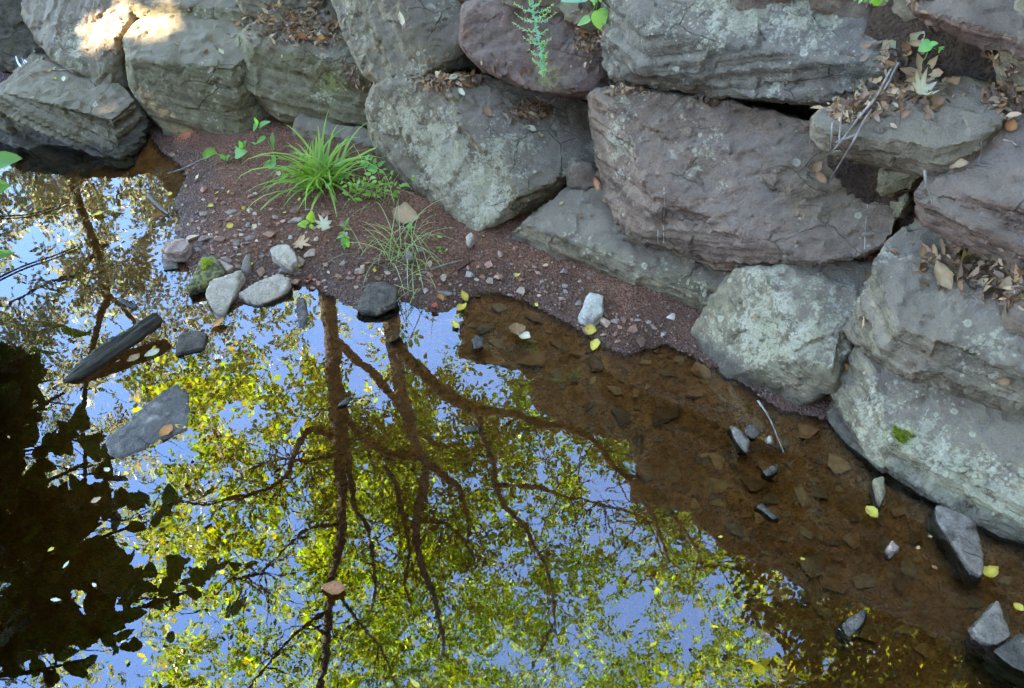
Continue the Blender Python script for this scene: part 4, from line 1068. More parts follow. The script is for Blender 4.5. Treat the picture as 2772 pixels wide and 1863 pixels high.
stone('wet purplish L-shaped stone lying beneath the mossy ledge', [(2531, 1364), (2590, 1360), (2625, 1385), (2648, 1420), (2662, 1500), (2660, 1557), (2630, 1549), (2616, 1470), (2574, 1440), (2531, 1402)], .012, .06, SLATE, 112)
stone('triangular grey stone half out of the water in the bottom corner', [(2631, 1699), (2702, 1622), (2741, 1716), (2690, 1744), (2642, 1722)], .02, .08, SLATE, 113)
stone('long wet grey stone running off the right edge in the bottom corner', [(2685, 1756), (2760, 1712), (2830, 1720), (2830, 1840), (2740, 1800)], .008, .08, SLATE, 114)
stone('rough grey stone awash among the dim reflections', [(2275, 1690), (2300, 1660), (2359, 1640), (2340, 1690), (2321, 1710), (2297, 1738)], .004, .05, SLATE, 115, lich=.4)
stone('big flat drowned slab under the floating orange leaf', [(283, 1185), (326, 1150), (411, 1106), (446, 1054), (480, 1037), (506, 1067), (516, 1114), (506, 1161), (411, 1206), (317, 1245), (296, 1232)], .0035, .045, ((.26, .20, .14), (.19, .14, .10)), 116, .001)
stone('dark rounded wet stone beside the drifting leaves right of the log', [(476, 939), (484, 904), (531, 894), (561, 904), (553, 939), (506, 951), (473, 958)], .012, .05, WETD, 117)
stone('short dark chip of stone floating-flat above the end of the log', [(315, 812), (324, 803), (371, 822), (366, 837)], .008, .02, WETD, 118)
stone('narrow grey splinter of stone standing in the water right of the pale wet stones', [(806, 812), (822, 806), (832, 850), (826, 890), (812, 884), (802, 840)], .004, .04, SLATE, 119)
stone('thin grey stone awash across the reflected branches', [(1243, 1156), (1300, 1142), (1311, 1152), (1299, 1168), (1256, 1171)], .002, .02, SLATE, 120)
stone('small pointed stone awash beside the reflected dark trunk', [(908, 1098), (930, 1080), (955, 1064), (948, 1090), (920, 1101)], .004, .02, SLATE, 121)
stone('flat stone with one white wet edge under the rounded lichen boulder', [(1973, 1153), (1990, 1149), (2028, 1190), (2022, 1222), (1996, 1195)], .008, .03, SLATE, 122)
stone('small dark cube-shaped stone beside the one with the white edge', [(2020, 1155), (2045, 1148), (2052, 1170), (2042, 1180), (2020, 1172)], .02, .03, WETD, 123)
stone('small pale wet stone at the foot of the thin stick', [(2075, 1180), (2088, 1175), (2098, 1186), (2086, 1198), (2076, 1192)], .012, .02, PALE, 124)
stone('square brown drowned stone with a white corner', [(2064, 1275), (2090, 1258), (2112, 1250), (2112, 1272), (2078, 1292)], .003, .03, SLATE, 125)
stone('knobbly pinkish stone standing out of the shallows below the yellow leaf', [(2399, 1483), (2418, 1456), (2440, 1482), (2418, 1501)], .02, .04, PINK, 126)
stone('triangular brown stone breaking the edge of the mirrored sky', [(2045, 1370), (2060, 1352), (2115, 1405), (2090, 1408)], .002, .02, SLATE, 127)
stone('grey-green stone leaning under the mossy ledge', [(2365, 1290), (2395, 1285), (2400, 1340), (2388, 1362), (2375, 1330)], .03, .06, OLIV, 128)
stone('flat pale pebble-like stone at the top of the gravel patch', [(660, 640), (695, 634), (690, 645), (668, 654)], .05, .02, SLATE, 129)
stone('pale square stone by the low point of the big pointed block', [(1262, 640), (1275, 629), (1284, 638), (1272, 655)], .09, .03, PALE, 130)
stone('round dark pebble caught in the wispy grass', [(1096, 690), (1106, 676), (1120, 684), (1118, 697), (1104, 702)], .075, .03, SLATE, 131)

# pebbles: low stones that share a few meshes
def pebble_mesh(seed, flat):
    r = random.Random(seed); bm = bmesh.new()
    pts = []
    for _ in range(13):
        v = Vector((r.gauss(0, 1), r.gauss(0, 1), r.gauss(0, 1))).normalized(); pts.append((v.x * r.uniform(.8, 1), v.y * r.uniform(.55, .9), v.z * flat))
    hull_into(bm, pts)
    me = bpy.data.meshes.new('pebble'); bm.to_mesh(me); bm.free()
    return me
def plain_stone_material(name, c, rough=.8):
    t = NT(name); tc = t.n('ShaderNodeTexCoord').outputs['Object']; oi = t.n('ShaderNodeObjectInfo').outputs['Random']
    n = t.noise(tc, 3, 4, .7)
    a = t.mix(t.ramp(n, .35, .65), tuple(x * .8 for x in c), tuple(min(1, x * 1.25) for x in c))
    v = t.n('ShaderNodeHueSaturation'); t.l(a, v.inputs['Color']); t.l(t.ramp(oi, 0, 1, .6, 1.4, False), v.inputs['Value'])
    return t.finish(v.outputs[0], rough, t.bump(n, .3, .1), .15)
PT = [plain_stone_material('pebble_' + n, c) for n, c in (('rose', (.30, .14, .085)), ('tan', (.34, .21, .13)), ('grey', (.22, .155, .11)), ('brown', (.18, .085, .048)), ('slate', (.17, .125, .095)), ('pale', (.42, .31, .22)))]
ST = [plain_stone_material('drowned_' + n, c, .6) for n, c in (('rust', (.28, .125, .05)), ('brown', (.19, .088, .034)), ('ochre', (.32, .165, .066)), ('grey', (.23, .13, .065)))]
PM = {}
for k in range(9):
    base = pebble_mesh(200 + k, .4 + .1 * (k % 3))
    for j, m in enumerate(PT):
        c = base.copy(); c.materials.append(m); PM[(k, j)] = c
SM = {}
for k in range(9):
    base = pebble_mesh(300 + k, .32)
    for j, m in enumerate(ST):
        c = base.copy(); c.materials.append(m); SM[(k, j)] = c
rp = random.Random(9)
BANK = [(560, 670, 110, 60, 70), (650, 650, 90, 60, 60), (800, 720, 110, 60, 60), (760, 610, 160, 50, 30), (950, 740, 120, 40, 30), (1180, 760, 120, 35, 20), (1450, 790, 130, 35, 25), (1680, 880, 110, 40, 30), (560, 560, 80, 70, 20), (1300, 720, 120, 40, 15)]
placed = []
def is_free(p, r):
    for q, s in placed:
        if (q - p).length_squared < (r + s) ** 2 * .7: return False
    return True
npb = 0
for cx, cy, sx, sy, n in BANK:
    for _ in range(int(n * 1.5)):
        px, py = rp.gauss(cx, sx * .6), rp.gauss(cy, sy * .6)
        p, nr, who = hit(px, py)
        s = rp.choice((.007, .008, .01, .011, .013, .016, .021, .026))
        if who.split('.')[0] != 'ground' or p.z < .001 or not is_free(p, s): continue
        placed.append((p, s))
        o = link('pebble', PM[(rp.randrange(9), rp.choice((0, 0, 1, 1, 2, 3, 3, 4, 5)))], loc=p + Vector((0, 0, s * .12))); npb += 1
        o.rotation_euler = (rp.gauss(0, .15), rp.gauss(0, .15), rp.uniform(0, 6.28)); o.scale = (s * 1.25, s, s)
        tag(o, 'small angular pebble on the gravelly soil between the grass and the water' if px < 1030 else 'small dark pebble on the narrow soil strip under the stone wall', 'pebble', 'pebbles on the bank left of the wispy grass' if px < 1030 else 'pebbles on the soil strip under the wall')
def scatter_stuff(name, label, variants, mats, pts, seed, flat):
    """very many tiny stones as one mesh"""
    r = random.Random(seed); V = []; F = []; MI = []
    tm = [pebble_mesh(seed * 10 + k, flat) for k in range(6)]
    tv = [coords(m) for m in tm]; tf = [[tuple(p.vertices) for p in m.polygons] for m in tm]
    nv = 0; VV = []
    for p, s in pts:
        k = r.randrange(6); a = r.uniform(0, 6.28); ca, sa = math.cos(a), math.sin(a)
        q = tv[k] * s; q = np.c_[q[:, 0] * ca - q[:, 1] * sa, q[:, 0] * sa + q[:, 1] * ca, q[:, 2]] + np.array(p)
        VV.append(q); F += [tuple(i + nv for i in f) for f in tf[k]]; MI += [r.randrange(len(mats))] * len(tf[k]); nv += len(q)
    me = bpy.data.meshes.new(name); me.from_pydata(np.vstack(VV).tolist(), [], F); me.update()
    for m in mats: me.materials.append(m)
    me.polygons.foreach_set('material_index', np.array(MI, np.int32))
    o = link(name, me); return tag(o, label, 'gravel', kind='stuff')
pts = []
g = np.random.default_rng(33)
while len(pts) < 4200:
    x, y = g.uniform(-1.65, .95), g.uniform(2.0, 3.45)
    z = float(gz(x, y))
    if z < -.01 or z > .16: continue
    dens = .35 + .65 * math.exp(-((x + .85) ** 2 / .25 + (y - 2.65) ** 2 / .12))
    if z < .03: dens = 1
    if g.random() > dens: continue
    s = float(g.choice((.0025, .003, .004, .005, .0065)))
    pts.append(((x, y, z + s * .15), s))
scatter_stuff('gravel', 'fine mixed gravel scattered over the red-brown soil', None, PT[:5], pts, 41, .5)
BED = [(1350, 880, 160, 60, 30), (1550, 960, 180, 70, 50), (1800, 1060, 200, 80, 70), (2050, 1260, 200, 110, 80), (2300, 1400, 200, 120, 90), (2450, 1600, 250, 150, 70), (1150, 900, 120, 40, 10), (250, 500, 150, 60, 14), (2100, 1500, 250, 150, 40)]
nsb = 0; placed = []
for cx, cy, sx, sy, n in BED:
    for _ in range(n):
        px, py = rp.gauss(cx, sx * .6), rp.gauss(cy, sy * .6)
        q = on_z(px, py, -.06); z = float(gz(q.x, q.y))
        s = rp.choice((.014, .018, .022, .028, .034, .042, .055))
        if z > -.018 or q.y > foot_y(q.x) - .03 or not is_free(q, s) or nsb >= 300: continue
        placed.append((Vector(q), s)); nsb += 1
        o = link('drowned_stone', SM[(rp.randrange(9), rp.randrange(4))], loc=(q.x, q.y, z + s * .16))
        o.rotation_euler = (rp.gauss(0, .12), rp.gauss(0, .12), rp.uniform(0, 6.28)); o.scale = (s * 1.3, s, s)
        tag(o, 'silt-brown stone lying drowned on the bed of the shallows', 'stone', 'stones on the pond bed')
pts = []
while len(pts) < 5200:
    x, y = g.uniform(-2.2, 1.7), g.uniform(1.0, 3.3); z = float(gz(x, y))
    if z > -.006 or y > foot_y(x): continue
    s = float(g.choice((.005, .007, .009, .012, .016)))
    pts.append(((x, y, z + s * .05), s))
scatter_stuff('bed_gravel', 'brown gravel covering the pond bed', None, ST, pts, 42, .35)
# grains of soil and leaf mould in the joints is left to the soil material

# ------------------------------------------------------------------ the log and sticks
def wood_material(name, c1, c2, axis):
    t = NT(name); tc = t.n('ShaderNodeTexCoord').outputs['Object']
    dt = t.n('ShaderNodeVectorMath', operation='DOT_PRODUCT'); t.l(tc, dt.inputs[0]); dt.inputs[1].default_value = axis
    cm = t.n('ShaderNodeVectorMath', operation='SCALE'); cm.inputs[0].default_value = axis; t.l(t.math('MULTIPLY', dt.outputs['Value'], -.92), cm.inputs['Scale'])
    ad = t.n('ShaderNodeVectorMath', operation='ADD'); t.l(tc, ad.inputs[0]); t.l(cm.outputs[0], ad.inputs[1])
    n = t.noise(ad.outputs[0], 110, 4, .65)
    return t.finish(t.mix(t.ramp(n, .35, .68), c1, c2), .9, t.bump(n, .8, .006), .2)
la, lb = on_z(172, 1036, .0), on_z(432, 860, .06)
ax = (lb - la).normalized(); sd2 = Vector((-ax.y, ax.x, 0)).normalized()
L = (lb - la).length
bm = bmesh.new(); pts = []
for t_, w, h in ((0, .005, .004), (.12, .024, .012), (.35, .034, .018), (.62, .034, .022), (.97, .022, .024), (1.0, .016, .018)):
    c = la + ax * L * t_
    for k in range(7):
        a = 2 * math.pi * k / 7 + .3; pts.append(c + sd2 * math.cos(a) * w + Vector((0, 0, math.sin(a) * h)))
hull_into(bm, pts); me = bpy.data.meshes.new('hull'); bm.to_mesh(me); bm.free()
me = remeshed(me, .005); weather(me, tuple(sd2), 140, .004, .006, .005, .001, lt=.015)
c = (la + lb) / 2; me.transform(Matrix.Translation(-c)); me.polygons.foreach_set('use_smooth', np.ones(len(me.polygons), bool)); me.name = 'log'
tag(link('log', me, wood_material('sodden_wood', (.022, .017, .009), (.06, .046, .026), tuple(ax)), loc=c), 'dark sodden split log floating near the left edge, tapered to a point', 'log')
def stick(label, pix, r, mat, d=-.02, on='surf', group=None, name='twig', fork=()):
    P = []
    for px, py in pix:
        if on == 'water': P.append(on_z(px, py, .006))
        else: P.append(hit(px, py)[0] - ray(px, py).normalized() * -d)
    root = thing(name, label, 'twig', P[0], group) if fork else None
    V, F = tube(smooth_path(P, 4), list(np.linspace(r, r * .5, (len(P) - 1) * 4 + 1)) if len(P) > 2 else list(np.linspace(r, r * .5, 5)), 6)
    b = MB(); b.add(V, F)
    if not fork:
        return tag(b.build(name, mat, loc=P[0]), label, 'twig', group)
    put(b.build('stem', mat), root)
    for fp in fork:
        Q = [hit(px, py)[0] - ray(px, py).normalized() * -d for px, py in fp]
        V, F = tube(smooth_path(Q, 3), list(np.linspace(r * .7, r * .35, len(smooth_path(Q, 3)))), 5); b = MB(); b.add(V, F); put(b.build('side_twig', mat), root)
    return root
G2 = 'dry twigs lying on the flat wedge of stone'
stick('longest dry white twig reaching down over the flat wedge to the massive slab', [(2432, 170), (2400, 235), (2350, 310), (2300, 400), (2250, 482)], .0045, TWIG, -.03, group=G2, fork=[[(2318, 365), (2290, 375), (2262, 385)]])
stick('dry white forked twig beside the longest one, its foot bent back upward', [(2412, 190), (2370, 265), (2330, 312), (2275, 385), (2250, 412)], .0045, TWIG, -.035, group=G2, fork=[[(2250, 412), (2252, 350), (2255, 283)], [(2272, 385), (2276, 330), (2282, 295)], [(2250, 412), (2268, 408), (2280, 411)]])
stick('thin dry twig hanging from the flat wedge over the dark crack', [(2503, 462), (2508, 500), (2518, 530), (2524, 552)], .004, TWIG, -.03)
stick('short dry twig with a tiny leaf on the purple grooved boulder', [(2657, 380), (2655, 420), (2650, 445), (2685, 450)], .003, TWIG, -.01)
stick('pale thin stick slanting from the lichen boulder into the shallows', [(2052, 1085), (2082, 1130), (2105, 1185), (2122, 1225)], .004, TWIG, on='water')
stick('pale short stick on the soil right of the wispy grass', [(1165, 730), (1210, 715), (1252, 705)], .004, TWIG, -.004)
stick('brown short stick beside the pale one on the soil', [(1240, 732), (1262, 718), (1282, 704)], .003, BARK, -.004)
stick('thin dark branch floating across the reflected sky at the left edge', [(-40, 770), (60, 722), (140, 695), (205, 668)], .004, BARK, on='water')
stick('thin dark twig floating just below the corner block', [(0, 586), (80, 580), (150, 560), (185, 548)], .003, BARK, on='water')
stick('grey twig lying on the soil beside the creeping seedling', [(455, 470), (500, 455), (540, 435), (570, 425)], .004, TWIG, -.004)
stick('thin twig lying on the layered corner block', [(128, 187), (160, 190), (200, 186), (214, 189)], .003, TWIG, -.006)
stick('dead wet bark strip at the water left of the bank', [(402, 530), (430, 560), (455, 580)], .009, wood_material('bark_strip', (.10, .075, .055), (.2, .16, .12), (.7, -.7, 0)), on='water')
# pale drill and seep marks on the stone faces: part of their boulders
MARK = NT('pale_mineral_line').finish((.33, .26, .19), .95)
def mark(label, pix, r):
    P = []; own = None
    for (x0, y0), (x1, y1) in zip(pix[:-1], pix[1:]):
        for t_ in np.linspace(0, 1, 7): 
            a, nrm, who = hit(x0 + (x1 - x0) * t_, y0 + (y1 - y0) * t_); P.append(a - nrm * r * .55); own = own or who
    V, F = tube(P, [r * (.6 + .8 * rp.random()) for _ in P], 5); b = MB(); b.add(V, F); o = b.build('mineral_line', MARK)
    host = bpy.data.objects.get(own)
    if host and host.name.startswith('boulder'): put(o, host)
    else: bpy.data.objects.remove(o)
mark('', [(1797, 508), (1799, 560), (1796, 600), (1797, 668)], .0018); mark('', [(1781, 622), (1781, 660)], .0015)
mark('', [(2348, 552), (2342, 620), (2340, 700)], .0014); mark('', [(2382, 1012), (2345, 1088)], .0018); mark('', [(2515, 1105), (2482, 1165)], .0018)

# ------------------------------------------------------------------ fallen leaves
DRY = leaf_material('fallen_leaf', .2, .01)
LC = dict(yellow=(.56, .38, .06), tan=(.46, .27, .13), brown=(.26, .13, .06), orange=(.50, .20, .06), pale=(.60, .50, .30), green=(.20, .36, .05), red=(.36, .07, .03), dark=(.12, .066, .036), rust=(.34, .13, .05))
def outline_leaf(kind, col, curl, seed):
    """a flat leaf shape of unit length given thickness of curl: oval, lobed, or shrivelled"""
    r = random.Random(seed)
    if kind == 'lobed':
        rim = []
        tipa = [(-150, .42), (-95, .55), (-48, .62), (0, .72), (48, .62), (95, .55), (150, .42)]
        for i, (a, l) in enumerate(tipa):
            a = math.radians(a + r.uniform(-5, 5)); l *= r.uniform(.88, 1.1)
            rim.append((math.sin(a) * l, math.cos(a) * l))
            if i < 6:
                b = math.radians((tipa[i][0] + tipa[i + 1][0]) / 2); q = r.uniform(.22, .32)
                c1 = math.radians(tipa[i][0] * .7 + tipa[i + 1][0] * .3); rim.append((math.sin(c1) * .42, math.cos(c1) * .42))
                rim.append((math.sin(b) * q, math.cos(b) * q))
                c2 = math.radians(tipa[i][0] * .3 + tipa[i + 1][0] * .7); rim.append((math.sin(c2) * .42, math.cos(c2) * .42))
        rim.append((.03, -.35)); rim.append((-.03, -.35)); 
    else:
        w = dict(oval=.3, broad=.42, narrow=.17, curl=.28)[kind]; n = 9
        rt_ = [(w * math.sin(math.pi * (i / n) ** .85) * r.uniform(.9, 1.1), -.5 + i / n) for i in range(n + 1)]
        rim = rt_ + [(-x * r.uniform(.9, 1.1), y) for x, y in rt_[::-1]]
    n = len(rim); V = []; F = []
    ph = r.uniform(0, 6)
    def z(x, y): return curl * (x * x * 2.2 + .5 * math.sin(2.6 * y + ph) * .4 + .35 * math.sin(5 * x + ph) * .3 + y * y * .8)
    for x, y in rim: V.append((x, y, z(x, y) + r.uniform(-.02, .02) * (1 + curl * 2)))
    for x, y in rim: V.append((x * .5, y * .5, z(x * .5, y * .5)))
    V.append((0, 0, z(0, 0)))
    for i in range(n):
        j = (i + 1) % n; F.append((i, j, n + j, n + i)); F.append((n + i, n + j, 2 * n))
    me = bpy.data.meshes.new('fallen_leaf'); me.from_pydata(V, [], F); me.update()
    C = np.array([[c * (1 - .25 * (i < n)) * r.uniform(.85, 1.15) for c in col] for i in range(len(V))])
    vcol(me, np.clip(C, 0, 1)); me.materials.append(DRY); me.polygons.foreach_set('use_smooth', np.ones(len(me.polygons), bool))
    return me
LM = {}
def leaf_variant(kind, col, curl, k):
    key = (kind, col, curl, k)
    if key not in LM: LM[key] = outline_leaf(kind, LC[col], curl, hash((kind, col, k)) & 0xffff if False else (len(LM) * 37 + 5))
    return LM[key]
def fallen(label, px, py, size, kind, col, curl=.5, group=None, water=False, tilt=.25):
    if water: p, nrm = on_z(px, py, .004), Vector((0, 0, 1))
    else: p, nrm, _ = hit(px, py)
    if nrm.dot(-ray(px, py)) < 0: nrm = -nrm
    if nrm.z < .25: nrm = (nrm + Vector((0, 0, .6))).normalized()
    o = link('fallen_leaf', leaf_variant(kind, col, curl, rp.randrange(3)), loc=p + nrm * (.003 if water else .006))
    q = (nrm + Vector((rp.gauss(0, tilt), rp.gauss(0, tilt), 0)) * (0 if water else 1)).normalized().to_track_quat('Z', 'Y')
    o.rotation_euler = (q @ Vector((0, 0, 1)).to_track_quat('Z', 'Y') ).to_euler() if False else (q.to_matrix() @ Matrix.Rotation(rp.uniform(0, 6.28), 3, 'Z')).to_euler()
    o.scale = (size,) * 3
    return tag(o, label, 'leaf', group)
# leaves one can point at
fallen('large orange-brown lobed leaf curled on the purple-grey slab', 2640, 722, .13, 'lobed', 'tan', .8)
fallen('smaller orange leaf left of the large curled one on the slab', 2520, 705, .075, 'lobed', 'tan', .8)
fallen('orange curled leaf at the front of the drift on the slab', 2545, 745, .085, 'curl', 'tan', .9)
fallen('yellow-edged bent leaf at the near edge of the drift on the slab', 2505, 760, .05, 'curl', 'yellow', 1.2)
fallen('tan star-shaped leaf in the middle of the drift on the slab', 2620, 775, .09, 'lobed', 'tan', .8)
fallen('tan star-shaped leaf at the lowest edge of the drift on the slab', 2665, 790, .075, 'lobed', 'tan', .9)
fallen('crumpled tan leaf where the drift meets the right edge', 2755, 790, .08, 'lobed', 'tan', 1.2)
fallen('dry maple-like tan leaf lying open on the litter slope', 2502, 206, .10, 'lobed', 'tan', .7)
fallen('pale skeleton-like lobed leaf below the open tan leaf', 2490, 258, .07, 'lobed', 'pale', 1.3)
fallen('bright yellow ragged leaf at the edge of the flat wedge', 2360, 305, .06, 'narrow', 'yellow', .5)
fallen('orange scrap of leaf on the purple stone at the right edge', 2735, 342, .035, 'broad', 'orange', .5)
fallen('pale twisted leaf on the purple grooved boulder', 2725, 395, .055, 'curl', 'pale', 1.3)
fallen('pinkish dry leaf at the top of the purple grooved boulder', 2597, 462, .05, 'broad', 'tan', .8)
fallen('orange lobed leaf on the gravel behind the largest pale stone', 815, 665, .07, 'lobed', 'tan', .4)
fallen('large tan round leaf lying in the wispy grass', 1098, 590, .11, 'broad', 'tan', .4)
fallen('pale ragged leaf beside the round-leaved seedling', 875, 610, .06, 'lobed', 'pale', .6)
fallen('red wet leaf at the water\'s edge below the largest pale stone', 838, 758, .045, 'broad', 'red', .4)
fallen('bright yellow oval leaf on the mud below the white flat stone', 1610, 937, .055, 'oval', 'yellow', .3)
fallen('yellow rounded leaf just above the bright yellow oval one', 1597, 893, .045, 'broad', 'yellow', .5)
fallen('pale yellow heart-shaped leaf floating in the open shallows', 1418, 912, .05, 'broad', 'pale', .3, water=True)
fallen('brown half-sunken leaf touching the pale yellow heart-shaped one', 1400, 896, .07, 'broad', 'brown', .3, water=True)
fallen('yellow leaf floating at the tip of the wispy grass', 1232, 882, .04, 'oval', 'yellow', .4, water=True)
fallen('yellow oval leaf on the mud just above the open shallows', 1255, 806, .045, 'oval', 'yellow', .5)
fallen('yellow curled leaf at the water\'s edge beside the wispy grass', 1250, 835, .05, 'curl', 'yellow', .6)
fallen('orange wet leaf at the water\'s edge under the wispy grass', 1190, 810, .035, 'broad', 'orange', .5)
fallen('red leaf scrap at the water\'s edge under the wispy grass', 1178, 832, .03, 'broad', 'red', .4)
fallen('rust-red leaf drifting on the reflected dark trunk near the bottom', 902, 1595, .07, 'oval', 'rust', .2, water=True)
fallen('orange leaf resting on the big drowned slab', 450, 1170, .06, 'oval', 'orange', .3, water=True)
fallen('yellow leaf next to the orange one on the drowned slab', 490, 1155, .045, 'narrow', 'yellow', .4, water=True)
fallen('pale green-yellow leaf floating right of the log', 412, 957, .055, 'oval', 'pale', .2, water=True)
fallen('tan leaf floating below the pale green-yellow one by the log', 362, 970, .05, 'oval', 'tan', .4, water=True)
fallen('orange leaf caught at the foot of the tall half-sunken stone', 590, 880, .06, 'curl', 'orange', .6, water=True)
fallen('tiny yellow leaf lying on the log', 331, 903, .02, 'broad', 'yellow', .2)
fallen('yellow leaf at the end of the reflected stems near the left', 265, 580, .05, 'oval', 'yellow', .3, water=True)
fallen('second yellow leaf beside it, standing on edge in the water', 312, 570, .05, 'oval', 'pale', .5, water=True)
fallen('rusty crumpled leaf at the water\'s edge left of the bank', 428, 585, .06, 'curl', 'rust', .8, water=True)
fallen('bright yellow small leaf at the left shore of the bank', 461, 528, .035, 'oval', 'yellow', .3)
fallen('yellow leaf floating beside the wet L-shaped stone', 2682, 1548, .06, 'oval', 'yellow', .3, water=True)
fallen('yellow crumpled leaf floating below the mossy ledge', 2358, 1392, .045, 'broad', 'yellow', .5, water=True)
fallen('small yellow drowned leaf in the bottom corner', 2755, 1645, .03, 'broad', 'yellow', .2, water=True)
fallen('yellow leaf near the pond\'s bottom edge among the green reflections', 1122, 1850, .04, 'narrow', 'yellow', .3, water=True)
fallen('pale curled leaf on the boulder above the big pointed block', 1098, 55, .06, 'curl', 'pale', 1.2)
fallen('pale scrap of leaf on the bare purplish top of the big pointed block', 1435, 348, .045, 'curl', 'pale', 1.0)
fallen('small tan leaf beside the pale scrap on the big pointed block', 1460, 368, .03, 'broad', 'tan', .8)
fallen('single brown crumpled leaf alone on the top of the big pointed block', 1322, 308, .05, 'curl', 'brown', 1.2)
fallen('yellow curled leaf near the upper edge of the big pointed block', 1250, 258, .04, 'curl', 'pale', 1.0)
fallen('tan curled leaf on the lip of the massive slab', 2205, 457, .05, 'curl', 'tan', 1.4)
fallen('second curled tan leaf just right of it on the lip', 2228, 476, .05, 'curl', 'tan', 1.4)
fallen('yellow-brown leaf stuck in the gap beside the rounded lichen boulder', 2345, 752, .04, 'oval', 'tan', .6)
fallen('tan leaf alone on the bare left end of the leaf-strewn slab', 2350, 880, .045, 'narrow', 'tan', .8)
fallen('small brown leaf on the right of the leaf-strewn slab front', 2715, 1030, .04, 'curl', 'brown', 1.0)
fallen('orange leaf stuck between the lichen boulder and the mossy ledge', 2284, 997, .03, 'broad', 'orange', .6)
fallen('thin brown leaf lying across the rounded lichen boulder', 2050, 862, .035, 'narrow', 'brown', .8)
fallen('rust-coloured leaf in the hollow left of the massive slab', 1628, 505, .06, 'curl', 'rust', 1.0)
fallen('small tan leaf on the purple top of the slanting stone', 1635, 555, .035, 'broad', 'tan', .8)
fallen('long tan leaf wedged between the reddish boulder and the broad blue-grey one', 1622, 118, .09, 'narrow', 'tan', .6)
fallen('big yellow-green leaf on the soil by the large cube-like boulder', 572, 423, .075, 'broad', 'green', .3)
# the rest lie in drifts that nothing tells apart
def drift(n, cx, cy, sx, sy, label, group, cols, sizes, kinds=('curl', 'oval', 'broad', 'narrow'), curl=.9, water=False):
    for _ in range(int(n * .42 + 1)):
        px, py = rp.gauss(cx, sx), rp.gauss(cy, sy)
        if not (5 < px < 2765 and 3 < py < 1858): continue
        p, nr, who = hit(px, py)
        if (who == 'water') != water or nr.z < .4: continue
        fallen(label, px, py, rp.uniform(*sizes), rp.choice(kinds), rp.choice(cols), curl, group, water, .4)
drift(46, 760, 60, 70, 30, 'dry leaf in the orange-brown drift on the tilted olive boulder', 'leaves drifted on the tilted olive boulder', ('orange', 'brown', 'tan', 'tan', 'rust', 'brown'), (.03, .06))
drift(10, 860, 110, 50, 25, 'dry leaf in the orange-brown drift on the tilted olive boulder', 'leaves drifted on the tilted olive boulder', ('tan', 'pale', 'brown'), (.025, .04))
drift(26, 1270, 205, 60, 18, 'brown leaf in the drift behind the big pointed block', 'leaves drifted behind the big pointed block', ('brown', 'dark', 'tan', 'pale', 'rust'), (.03, .055))
drift(14, 1440, 305, 22, 14, 'small brown leaf in the cluster on top of the big pointed block', 'leaf cluster on the big pointed block', ('brown', 'dark', 'tan', 'rust'), (.02, .04))
drift(45, 2450, 120, 40, 60, 'dry leaf in the litter on the slope between the top boulders', 'leaves in the litter slope', ('tan', 'brown', 'pale', 'tan', 'dark'), (.03, .06))
drift(40, 2430, 245, 70, 30, 'dry leaf in the litter on the slope between the top boulders', 'leaves in the litter slope', ('tan', 'brown', 'pale', 'tan', 'dark'), (.03, .06))
drift(26, 2630, 165, 70, 20, 'dry leaf in the litter on the slope between the top boulders', 'leaves in the litter slope', ('tan', 'brown', 'dark', 'dark'), (.03, .06))
drift(12, 2310, 305, 30, 10, 'dry leaf in the litter on the slope between the top boulders', 'leaves in the litter slope', ('brown', 'dark', 'tan'), (.025, .04))
drift(16, 2715, 265, 18, 25, 'dry leaf on the purple stone at the right edge', 'leaves beside the flat wedge', ('tan', 'pale', 'brown'), (.03, .045))
drift(30, 2620, 735, 70, 25, 'small dry leaf in the drift on the purple-grey slab', 'leaves drifted on the purple-grey slab', ('brown', 'tan', 'dark', 'dark', 'tan'), (.025, .05))
drift(16, 2745, 770, 18, 20, 'small dry leaf in the drift on the purple-grey slab', 'leaves drifted on the purple-grey slab', ('brown', 'tan', 'pale'), (.025, .045))
drift(12, 1690, 222, 25, 14, 'dry leaf in the joint below the broad blue-grey boulder', 'leaves in the joint below the broad boulder', ('tan', 'orange', 'brown', 'pale'), (.03, .05))
drift(8, 1600, 85, 16, 16, 'dry leaf beside the seedling above the reddish boulder', 'leaves beside the top seedling', ('tan', 'brown', 'orange'), (.03, .045))
drift(10, 2000, 272, 60, 6, 'dark leaf under the broad blue-grey boulder', 'leaves under the broad boulder', ('dark', 'brown'), (.03, .05))
drift(9, 1560, 560, 50, 20, 'small brown leaf on the purple top of the slanting stone', 'leaves on the slanting stone', ('brown', 'tan'), (.018, .03))
drift(12, 130, 210, 50, 20, 'small pale leaf on the layered corner block', 'leaves on the corner block', ('pale', 'tan', 'brown'), (.02, .035))
drift(14, 490, 110, 70, 20, 'small pale leaf on the large cube-like boulder', 'leaves on the cube-like boulder', ('pale', 'tan', 'brown'), (.02, .035))
drift(46, 620, 560, 110, 60, 'small yellow leaf on the bare soil left of the grass tuft', 'small leaves on the bank', ('yellow', 'pale', 'tan', 'brown', 'yellow'), (.016, .032), ('oval', 'broad'), .5)
drift(24, 760, 720, 120, 50, 'small yellow leaf on the gravel by the pale stones', 'small leaves on the gravel', ('yellow', 'tan', 'pale'), (.012, .024), ('oval', 'broad'), .5)
drift(20, 1300, 740, 160, 60, 'small leaf on the soil under the wall', 'small leaves on the soil under the wall', ('tan', 'yellow', 'brown'), (.015, .028), ('oval', 'broad'), .5)
drift(20, 460, 480, 50, 50, 'small tan leaf at the muddy inlet beside the corner block', 'small leaves at the inlet', ('tan', 'brown', 'pale'), (.02, .035), ('oval', 'curl'), .6)
drift(24, 420, 900, 120, 70, 'small leaf floating among the debris by the log', 'small floating leaves by the log', ('tan', 'yellow', 'brown', 'pale'), (.015, .03), ('oval', 'narrow'), .3, True)
